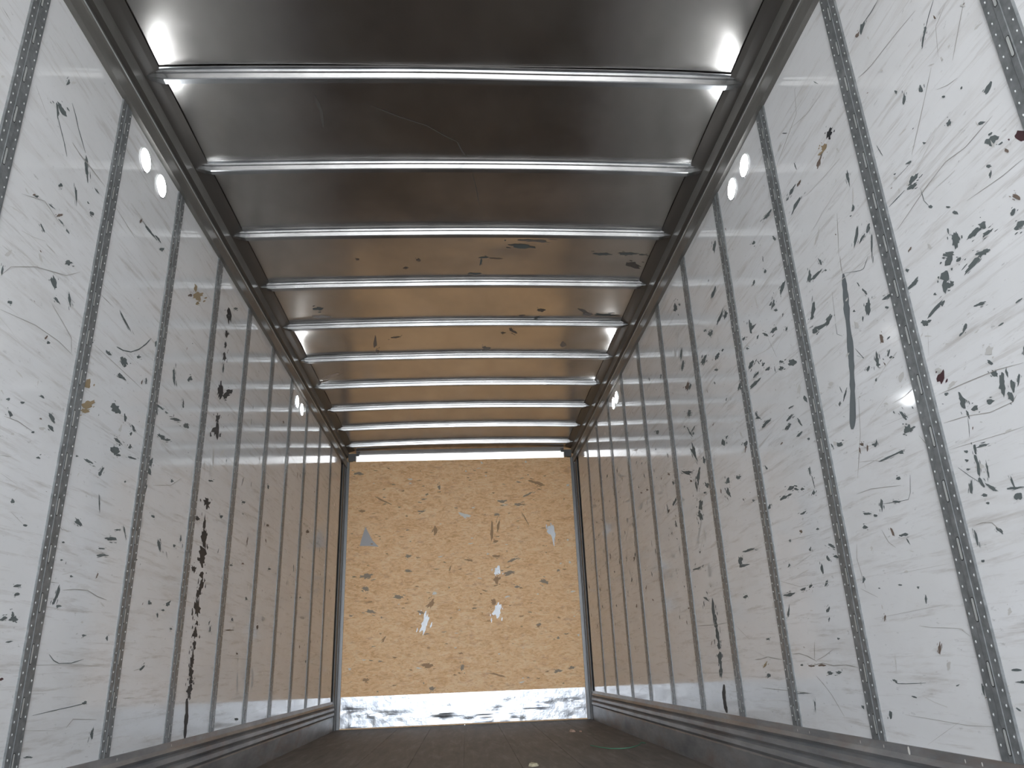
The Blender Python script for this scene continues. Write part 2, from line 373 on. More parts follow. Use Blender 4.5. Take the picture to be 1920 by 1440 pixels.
('L','d',2.2736,1.6959,0.02,-0.0027,-0.0056,-0.0066),
('L','d',2.3426,1.7345,0.0135,-0.0195,-0.0089,-0.0054),
('L','d',2.0455,1.5736,0.0109,0.0055,0.0019,-0.0054),
('L','d',2.7496,1.8457,0.0536,-0.0166,-0.0057,-0.0045),
('L','g',2.968,2.1695,0.0359,0.0011,-0.0046,-0.0048),
('L','d',2.659,1.6746,0.0227,0.0004,-0.0054,-0.0067),
('L','d',2.7858,1.6911,0.03,-0.006,-0.0208,-0.0172),
('L','d',2.7829,1.6283,0.0343,0.0001,-0.0074,-0.0085),
('L','d',2.9064,1.762,0.0187,0.0079,0.0019,-0.0055),
('L','d',2.529,1.659,0.0142,0.0063,0.0016,-0.0048),
('L','d',3.0015,1.696,-0.0018,0.0151,0.0083,0.0028),
('L','d',2.2703,1.5445,0.0094,0.0042,0.0015,-0.0043),
('L','g',2.16,1.3929,0.0202,-0.0051,-0.0027,-0.0029),
('L','o',2.5472,1.5083,0.0001,0.0184,0.0262,0.0074),
('L','o',2.5705,1.4404,0.0417,0.0235,0.0131,-0.0091),
('L','o',2.5658,1.4158,0.0306,0.0103,0.0028,-0.0082),
('L','o',3.4048,2.3428,-0.005,0.0221,0.0224,0.0116),
('L','o',3.4445,2.3189,0.0655,0.0449,0.0229,-0.0087),
('L','b',3.35,2.2747,0.0259,0.0134,0.0027,-0.0083),
('L','o',3.4512,2.2825,0.0274,0.0139,0.0025,-0.0076),
('L','d',2.7808,1.4957,0.0339,-0.0059,-0.0203,-0.017),
('L','d',2.8661,1.4882,0.0077,-0.0134,-0.0116,-0.0043),
('L','d',2.9522,1.4716,0.0179,-0.0112,-0.0111,-0.0055),
('L','d',2.9359,1.4444,0.0005,0.0088,0.0093,0.0021),
('L','d',2.8369,1.386,0.0369,-0.0027,-0.0067,-0.0068),
('L','d',2.8291,1.3452,0.0391,0.0043,-0.0061,-0.0161),
('L','d',2.9445,1.3942,0.0006,0.0102,0.0139,0.0029),
('L','d',2.8587,1.3359,0.0201,0.0055,0.0017,-0.0051),
('L','d',2.9741,1.3566,0.0431,0.0047,-0.0022,-0.0054),
('L','d',2.6474,1.2554,0.0348,-0.0004,-0.0035,-0.0054),
('L','d',2.7474,1.2454,0.0143,0.0208,0.0112,-0.0002),
('L','d',2.7374,1.233,0.013,0.0032,0.0029,-0.0085),
('L','d',2.3684,1.325,0.0265,-0.0135,-0.0103,-0.007),
('L','d',2.3742,1.2922,0.0187,-0.0051,-0.0077,-0.007),
('L','g',2.326,1.276,0.019,0.0059,0.0022,-0.0063),
('L','d',2.283,1.2512,0.0091,0.0028,0.0014,-0.0041),
('L','d',2.2006,1.3175,0.0103,0.0036,0.0014,-0.004),
('L','d',2.1307,1.3039,0.0097,0.0034,0.0014,-0.0039),
('L','d',2.2932,1.3705,0.0117,-0.0011,-0.0032,-0.0043),
('L','d',2.3369,1.1844,0.0133,0.0009,-0.0011,-0.004),
('L','d',2.2492,1.0297,0.012,0.0025,0.0024,-0.0068),
('L','d',2.5587,1.2506,0.0091,0.0025,0.0014,-0.004),
('L','d',2.7677,1.1322,0.0152,-0.0357,-0.0052,-0.0012),
('L','g',2.2545,1.0678,0.0111,0.0093,0.0028,-0.001),
('L','d',3.2807,1.8249,0.015,-0.0342,-0.0158,-0.0064),
('L','d',3.4735,1.8864,0.0311,0.012,0.0038,-0.0114),
('L','d',3.4281,1.743,-0.0066,0.0199,0.0107,0.0037),
('L','d',3.1765,1.6388,0.0389,0.0002,-0.0059,-0.0058),
('L','d',3.1428,1.6191,0.0127,-0.0214,-0.0088,-0.0033),
('L','d',3.2492,1.6387,0.0213,0.0022,-0.0037,-0.0048),
('L','d',3.368,1.6442,0.0618,0.0156,-0.0009,-0.0079),
('L','d',3.4937,1.654,0.0371,0.0003,-0.0169,-0.0148),
('L','d',3.2368,1.5198,0.0445,-0.0012,-0.0121,-0.0111),
('L','d',3.2977,1.5257,0.0349,0.0103,0.002,-0.006),
('L','d',3.162,1.3881,0.002,0.0218,0.016,0.003),
('L','d',3.1528,1.3474,0.0229,-0.0143,-0.0187,-0.0078),
('L','d',3.1452,1.27,0.0057,0.0201,0.0086,0.001),
('L','d',3.4092,1.3666,0.0204,0.0048,0.0023,-0.0068),
('L','g',3.4439,1.4164,0.0334,0.0084,0.001,-0.0031),
('L','k',3.936,2.4437,0.0228,-0.0335,-0.0322,-0.0167),
('L','k',3.9288,2.3298,0.0112,-0.0167,-0.0202,-0.0099),
('L','k',3.9327,2.2662,-0.001,0.0211,0.0146,0.006),
('L','k',3.9294,2.1948,-0.0016,0.0313,0.0204,0.0079),
('L','d',3.929,2.1255,-0.0013,0.0258,0.0144,0.0054),
('L','k',3.9239,1.9929,-0.009,0.0431,0.0341,0.0122),
('L','k',4.0741,2.0377,0.0648,0.0377,0.0198,-0.003),
('L','k',4.02,1.9967,0.0713,0.0257,0.0027,-0.0085),
('L','k',3.9208,1.8291,-0.0059,0.0281,0.0224,0.007),
('L','k',3.9205,1.7641,-0.0083,0.0391,0.0362,0.0108),
('L','g',3.92,1.6268,-0.0117,0.0548,0.0165,0.0043),
('L','g',3.9023,1.5455,-0.0015,0.028,0.0163,0.0036),
('L','d',3.921,1.4885,0.0379,0.009,0.002,-0.0061),
('L','k',3.8976,1.3668,0.0251,-0.0256,-0.0281,-0.0076),
('L','g',4.0576,1.6796,0.0303,0.0302,0.0189,0.0017),
('L','g',3.6378,1.443,0.0042,0.027,0.014,0.0025),
('L','d',4.3169,1.5,0.0393,0.0086,0.0025,-0.0077),
('L','d',4.5356,1.5047,0.0433,0.009,0.0026,-0.008),
('L','g',5.0785,1.6302,0.0363,0.0077,0.0028,-0.009),
('L','g',4.9454,2.4553,0.0108,0.0367,0.0365,0.0123),
('L','g',2.1844,1.2155,0.0083,0.0025,0.0014,-0.0039),
('L','g',2.39,1.4426,0.0082,0.0031,0.0011,-0.0033),
('L','g',3.8761,2.6502,0.0293,0.016,0.0025,-0.0078),
('L','g',2.903,2.0718,0.0129,0.0068,0.0034,-0.01),
('L','d',4.0344,2.5432,0.0313,0.0156,0.0026,-0.008),
('L','d',2.6436,1.0403,0.0252,-0.0103,-0.012,-0.0071),
('L','d',2.3345,0.975,0.011,0.002,0.0014,-0.004),
('L','d',2.8984,1.0258,0.0459,0.0055,0.0011,-0.0083),
('L','d',2.9426,1.0664,0.0324,0.0056,0.0011,-0.0032),
('L','d',3.0049,1.0702,0.0184,-0.0225,-0.0074,-0.0018),
('L','d',2.8379,0.9809,0.0298,0.0044,0.001,-0.003),
('L','d',2.8526,0.9589,0.0409,0.0057,0.0017,-0.0049),
('L','d',2.5861,0.7993,0.0084,0.0282,0.0121,-0.0008),
('L','d',2.5693,0.7703,0.0027,0.0074,0.0075,-0.0007),
('L','d',2.6047,0.762,0.0188,0.0014,0.0019,-0.0054),
('L','d',2.3549,0.8012,0.0173,0.0035,0.0026,-0.0037),
('L','d',2.3602,0.7779,0.0135,0.0041,0.0047,-0.0043),
('L','d',2.3154,0.7063,0.0166,0.0046,0.0054,-0.0051),
('L','d',2.3656,0.7093,0.0216,0.0013,0.003,-0.0087),
('L','d',2.3578,0.7187,0.009,0.0006,0.0034,-0.0097),
('L','d',2.3651,0.6456,0.017,0.0022,0.0019,-0.0028),
('L','r',2.3629,0.5455,0.0105,-0.0001,0.0016,-0.0047),
('L','d',3.3575,1.069,0.019,-0.0194,-0.0182,-0.0043),
('L','d',3.3307,0.8305,0.0204,-0.0066,-0.0113,-0.005),
('L','d',3.5366,0.843,0.0164,0.0144,0.0192,-0.0023),
('L','d',3.4845,0.8114,0.02,0.0014,0.0015,-0.0044),
('L','d',3.4321,0.7873,-0.0011,0.0115,0.0098,0.0003),
('L','d',3.6033,0.7397,0.017,0.0008,0.002,-0.006),
('L','d',2.9848,0.6776,-0.0022,0.0086,0.0116,0.0002),
('L','d',2.8058,0.6799,0.0153,0.0006,0.0014,-0.004),
('L','d',2.6557,0.8619,0.0117,0.0013,0.0013,-0.0039),
('L','d',2.8865,0.4639,0.0174,0.0022,0.0051,-0.0044),
('L','d',3.3426,0.5774,0.0215,0.0114,0.0106,-0.003),
('L','d',2.9744,0.3612,0.0016,0.0211,0.0125,-0.0018),
('L','d',2.5804,0.3245,0.0284,-0.0028,0.001,-0.003),
('L','d',3.2526,1.1759,0.0216,-0.0027,-0.0059,-0.0046),
('L','g',3.1553,1.132,-0.003,0.0255,0.0086,0.0012),
('L','d',2.5758,0.905,0.0088,0.0012,0.0011,-0.0033),
('L','d',2.568,0.9612,0.0111,0.0017,0.0011,-0.0033),
('L','g',2.5723,0.9997,0.0233,-0.0024,-0.002,-0.0029),
('L','d',3.144,0.9818,0.0166,0.0022,0.0014,-0.004),
('L','d',3.5286,1.0949,0.0169,0.0026,0.002,-0.0061),
('L','d',3.594,1.1374,-0.0013,0.0161,0.0111,0.0014),
('L','k',3.8134,1.0269,0.0344,0.0042,0.0032,-0.0098),
('L','k',3.7855,1.2683,0.0297,0.0056,0.0025,-0.0075),
('L','d',4.15,1.3462,0.0299,0.0057,0.0027,-0.0082),
('L','d',4.3473,1.2981,0.0261,0.0044,0.0021,-0.0066),
('L','b',4.6278,1.1567,0.0292,0.0037,0.0019,-0.006),
('L','d',4.4053,1.1184,0.0264,0.0033,0.0018,-0.0057),
('L','d',4.5148,0.8325,-0.0001,0.0115,0.017,0.0006),
('L','b',4.4827,0.7737,0.0996,0.0045,0.0012,-0.0037),
('L','g',5.1965,0.8778,0.0071,0.0179,0.054,0.0009),
('L','k',3.8957,1.2618,-0.0083,0.0381,0.0158,0.0027),
('L','k',3.9063,1.1875,-0.0097,0.0447,0.0289,0.0043),
('L','k',3.9154,1.118,0.0206,-0.0366,-0.0336,-0.0056),
('L','k',3.9088,1.0802,-0.0028,0.0258,0.0313,0.0034),
('L','k',3.9238,1.0099,-0.001,0.0188,0.0261,0.0022),
('L','k',3.9428,0.9688,0.0038,0.0363,0.021,0.0012),
('L','k',3.9176,0.9235,0.0053,0.0256,0.0206,0.0007),
('L','k',3.9176,0.8518,-0.0112,0.0511,0.0281,0.0017),
('L','k',3.9329,0.7818,-0.0006,0.0115,0.0154,0.0004),
('L','k',3.9273,0.7361,-0.0029,0.0261,0.0229,0.0005),
('L','k',3.9333,0.679,-0.0057,0.0259,0.0177,0.0003),
('L','k',3.9244,0.6142,-0.0001,0.0335,0.0201,-0.0005),
('L','k',3.9292,0.5544,-0.0037,0.0333,0.0225,-0.0006),
('L','k',3.9286,0.5188,-0.0019,0.0173,0.0199,-0.0007),
('L','k',3.9294,0.4717,-0.004,0.0359,0.0248,-0.0012),
('L','d',4.144,0.7627,-0.0007,0.0173,0.0142,0.0003),
('L','g',4.7251,0.5076,-0.0108,0.0572,0.0145,-0.0003),
('L','g',5.0506,0.5132,-0.0099,0.0561,0.0207,-0.0004),
('L','d',4.7727,0.3037,0.0435,-0.0025,0.0024,-0.0076),
('L','d',5.2608,1.2026,0.0425,0.0052,0.0028,-0.009),
('L','g',6.4235,0.9577,0.0081,0.014,0.0965,0.0025),
('L','g',5.811,1.1664,0.0087,0.0186,0.0343,0.0022),
('L','b',5.1279,1.4721,0.0366,0.0065,0.0025,-0.0079),
('L','g',5.7143,1.3862,0.0451,0.0065,0.0061,-0.0199),
('L','b',6.4361,1.6526,0.0723,0.0123,0.0042,-0.0142),
('L','g',2.91,0.791,0.0168,-0.0063,-0.0056,-0.0028),
('L','g',3.267,0.8011,0.0189,0.0042,0.0049,-0.0036),
('L','g',2.7784,0.7222,0.01,0.0006,0.0016,-0.0046),
('R','d',3.9384,2.478,-0.0387,-0.0193,0.0105,-0.024),
('R','d',3.8556,2.4558,-0.0212,-0.0107,0.0027,-0.0063),
('R','g',3.953,2.3305,-0.0178,0.03,-0.0137,-0.0065),
('R','d',3.9367,2.1818,-0.0259,0.0307,-0.0213,-0.0097),
('R','d',3.9425,2.1102,-0.0321,0.0232,-0.0233,-0.0109),
('R','b',3.9049,1.9686,-0.0362,0.0116,-0.0328,-0.0166),
('R','d',3.8534,1.9492,-0.0153,0.0116,-0.0196,-0.0086),
('R','d',3.944,1.823,-0.0204,0.0156,-0.0202,-0.008),
('R','g',3.7964,1.782,-0.0439,-0.0148,0.0026,-0.0059),
('R','d',3.583,1.9933,-0.0416,0.0087,-0.0208,-0.0126),
('R','d',3.4314,2.0778,-0.0282,-0.0014,-0.014,-0.0117),
('R','d',3.4997,2.1259,-0.0223,-0.0037,-0.0093,-0.0095),
('R','d',4.6349,1.9222,-0.0162,0.011,-0.038,-0.0136),
('R','g',5.2626,1.9789,-0.0529,-0.0048,-0.0258,-0.0159),
('R','d',3.8975,1.7127,-0.0467,0.0077,-0.0102,-0.0053),
('R','g',3.9524,1.7212,-0.0306,-0.0319,0.0122,0.0016),
('R','d',3.9401,1.581,-0.0501,-0.0503,0.0167,0.0017),
('R','d',4.0723,1.5139,-0.0707,-0.0177,0.003,-0.0069),
('R','g',4.1384,1.574,-0.0409,0.0075,-0.0136,-0.0062),
('R','d',3.9092,1.4566,-0.0375,0.0311,-0.0265,-0.0081),
('R','d',3.9698,1.4136,-0.0051,-0.0336,0.0207,0.0037),
('R','d',3.7819,1.5012,-0.0198,0.0083,-0.0148,-0.0059),
('R','d',3.7727,1.3718,-0.0298,-0.0132,0.0143,-0.0035),
('R','d',3.8369,1.3431,-0.0287,-0.0064,0.0022,-0.0051),
('R','d',3.9323,1.3078,-0.0179,0.0152,-0.0337,-0.009),
('R','d',4.42,1.4181,-0.0498,0.0141,-0.0243,-0.0085),
('R','g',4.2498,1.3911,-0.035,-0.0074,0.0049,-0.0111),
('R','g',4.7171,1.5383,-0.0728,-0.0055,-0.0117,-0.0093),
('R','g',5.6625,1.6902,-0.1018,-0.0038,-0.0235,-0.012),
('R','b',5.2349,1.6531,-0.0353,-0.0078,0.0035,-0.0078),
('R','b',5.0555,1.6341,-0.033,-0.0075,0.003,-0.0066),
('R','b',4.4806,1.602,-0.0262,-0.0065,0.003,-0.0068),
('R','b',4.0519,1.4579,-0.0214,-0.0051,0.0027,-0.0061),
('R','g',4.5945,1.5537,-0.0344,-0.021,0.0143,0.0003),
('R','g',4.4116,1.5161,-0.0109,0.0083,-0.0153,-0.0043),
('R','g',5.3238,1.5644,-0.0634,-0.0128,0.0089,-0.0197),
('R','g',7.2162,1.9607,-0.1324,-0.027,0.0076,-0.0159),
('R','g',5.8785,1.9294,-0.1119,-0.0273,0.0061,-0.0132),
('R','g',5.9615,2.0244,-0.0739,-0.0017,-0.0205,-0.0093),
('R','g',4.1289,2.0432,-0.0291,-0.0109,0.0021,-0.0049),
('R','g',4.1388,1.9439,-0.0261,-0.0091,0.0021,-0.0048),
('F','s',0.9885,1.8995,0.0191,-0.1216,-0.0412,-0.0074),
('F','s',-0.4032,0.9887,0.0277,0.0996,0.0379,-0.011),
('F','s',0.3781,1.5052,0.0162,0.0525,0.0359,-0.0106),
('F','s',0.3624,1.0939,0.0103,0.0846,0.0456,-0.0054),
('F','x',-1.0216,1.8775,0.0341,-0.001,0.0009,-0.0311),
('F','w',-0.3004,1.2887,0.0229,-0.0007,-0.0,-0.0208),
('F','b',-0.2933,1.951,0.0001,0.0504,0.0236,-0.0007),
('F','d',0.4496,2.2545,0.058,-0.0015,-0.0006,-0.0195),
('F','g',0.6337,2.214,0.0516,-0.0013,-0.0007,-0.0162),
('F','d',-0.4437,2.1662,0.0475,-0.0012,0.0001,-0.0128),
('F','g',-0.5839,1.6842,0.0341,-0.001,0.0002,-0.0215),
('F','g',-0.5852,1.5287,0.0379,-0.0077,-0.0025,-0.0148),
('F','d',0.4941,1.4712,0.0556,0.0078,0.0035,-0.0241),
('F','d',0.8756,1.3682,0.0536,-0.0158,-0.0087,-0.026),
('F','d',0.3887,2.1074,0.0352,-0.0009,-0.0005,-0.016),
('F','d',-0.6779,1.261,0.0545,-0.0064,-0.0015,-0.0206),
('F','g',-1.0288,1.3568,0.0375,-0.0144,-0.0086,-0.0248),
('F','d',-0.9766,1.1243,0.0535,-0.0109,-0.0031,-0.02),
('F','d',-0.4459,1.0962,0.037,-0.0142,-0.0051,-0.0135),
('F','b',0.3276,1.9258,0.006,0.0946,0.019,-0.0012),
('F','b',0.401,1.9872,0.0163,0.0778,0.0156,-0.0032),
('F','b',0.3639,1.8147,0.0316,-0.0009,-0.0005,-0.0156),
('F','g',0.5383,1.6077,0.0658,0.0212,0.0039,-0.0117),
('F','b',0.0688,1.6217,0.0459,-0.0094,-0.0027,-0.0135),
('F','b',0.3669,1.6513,0.0471,-0.0014,-0.0006,-0.0185),
('F','b',0.3673,1.4069,0.0342,-0.0011,-0.0012,-0.0393),
('F','b',0.3294,1.1688,0.0307,-0.001,-0.0011,-0.0384),
('F','g',-0.2476,2.432,0.0161,-0.0004,-0.0001,-0.0295),
('F','b',-1.0936,2.1865,0.0408,-0.0011,0.0005,-0.016),
('F','w',1.1986,2.4216,0.0164,-0.0004,-0.0008,-0.0133),
('F','w',1.1592,1.8077,0.0128,-0.0004,-0.0008,-0.0126),
('F','w',1.1675,1.5656,0.0127,-0.0004,-0.0008,-0.0123),
('F','w',0.2345,2.6983,0.0147,-0.0003,-0.0003,-0.0118),
('F','w',0.736,2.7006,0.0148,-0.0003,-0.0005,-0.0118),
('F','g',0.582,1.3247,0.031,-0.001,-0.0006,-0.015),
('F','g',0.7958,0.9328,0.0293,0.0089,0.0045,-0.0138),
('F','p',0.0294,2.1089,0.0782,-0.016,-0.0048,-0.0251),
('F','g',0.7438,2.3255,0.0577,0.0314,0.006,-0.0115),
('F','g',-1.0252,1.4881,0.0747,0.0107,0.0056,-0.0268),
('F','g',-1.1473,2.6099,0.0479,-0.0011,0.0007,-0.0198),
('F','g',1.036,1.485,0.0189,-0.0006,-0.0009,-0.0153),
('F','b',-0.8602,2.2927,0.087,-0.0431,-0.0038,-0.0087),
('F','b',-0.1345,1.5362,0.0083,0.0291,0.0075,-0.0022),
('F','b',0.8478,2.4549,0.0779,-0.0234,-0.007,-0.0223),
('F','b',0.6997,2.0589,0.0371,-0.0704,-0.0071,-0.0038),
('F','b',-0.3355,1.1834,0.0304,0.05,0.0237,-0.014),
('F','d',-0.3278,0.3478,0.0346,0.0043,0.0036,-0.019),
('F','g',0.9678,0.4668,0.0421,0.0018,0.0006,-0.0167),
('F','g',1.1204,0.4933,0.033,0.0041,0.0017,-0.0139),
('F','g',-0.0167,0.5359,0.0208,-0.0008,-0.0005,-0.0362),
('F','w',-1.1649,0.5651,0.0146,-0.0005,0.0004,-0.0111),
('F','b',-0.3796,0.5704,0.0591,-0.0022,0.0001,-0.0251),
('F','g',0.9946,0.7894,0.0183,-0.0006,-0.0009,-0.0144),
('F','b',0.7955,0.9267,0.0263,0.008,0.0064,-0.0194),
('F','b',-0.9937,0.4555,0.0379,-0.0015,0.0006,-0.0192),
('F','b',0.3457,0.4527,0.0855,-0.0248,-0.0034,-0.0106),
('F','b',-0.8275,0.8399,0.0186,0.0313,0.0104,-0.0061),
('F','w',1.2104,0.8107,0.0123,-0.0004,-0.0008,-0.0115),
('C','d',0.1514,4.1103,0.0032,-0.0462,0.0065,0.0023),
('C','d',0.1699,4.0589,0.0325,0.0002,0.0002,0.0102),
('C','b',0.242,4.0722,0.0459,0.0051,0.0001,0.0064),
('C','d',0.1203,4.2576,0.0473,0.0005,0.0001,0.011),
('C','d',0.9038,4.0067,0.0527,0.0003,0.0031,0.0177),
('C','d',1.053,3.995,0.066,0.0004,0.0036,0.0176),
('C','d',1.1469,4.0019,0.0265,0.0002,0.0017,0.0076),
('C','g',1.1146,4.1314,0.0502,0.0166,0.0041,0.0341),
('C','d',0.2907,3.8631,0.0063,0.0,0.0003,0.0071),
('C','d',0.3958,3.9295,0.0772,0.0156,0.0004,0.029),  # wide dark patch on the roof sheet
('C','s',0.4733,3.8662,0.0954,0.0097,0.001,0.0166),
('C','g',0.5909,4.7828,0.0302,0.0006,0.0025,0.027),
('C','d',0.5714,4.9028,0.0201,-0.0176,0.0041,0.0166),
('C','g',0.8942,4.7885,0.0481,0.0356,-0.0003,0.0191),
('C','s',0.9325,4.8404,0.0385,0.0007,0.0042,0.0277),
('C','d',1.0719,4.8466,0.0851,0.0017,0.0037,0.0208),
('C','b',0.4086,5.1362,0.0298,0.0386,-0.0042,0.0229),
('C','b',0.3387,5.1727,0.0208,0.0005,0.0006,0.0134),
('C','b',0.8239,5.3946,0.0219,0.0006,0.0066,0.0539),
('C','s',0.2183,5.4605,0.0368,0.0091,-0.0003,0.0335),
('C','b',0.4614,4.8657,0.0225,-0.0041,0.0009,0.0086),
('C','d',-0.9573,4.7213,0.0361,0.0007,-0.0049,0.0273),
('C','x',-0.9554,4.8472,0.0799,0.0016,-0.0035,0.0199),
('C','b',-1.0823,5.9849,0.0885,-0.0666,-0.0015,0.0313),
('C','b',-1.1611,6.0969,0.049,-0.0311,-0.002,0.0246),
('C','b',-0.6363,5.3201,0.0134,0.0004,-0.015,0.1342),
('C','b',-0.6339,5.4843,0.0124,0.0004,-0.0038,0.0353),
('C','b',-0.3156,4.1791,0.0166,0.0002,-0.0012,0.0157),
('C','b',-0.2326,4.0862,0.0141,0.0001,-0.0009,0.0151),
('C','b',-0.6037,4.0672,0.0118,0.0001,-0.0017,0.0128),
('C','b',-0.4734,5.2332,0.0405,-0.0075,-0.0008,0.0163)]
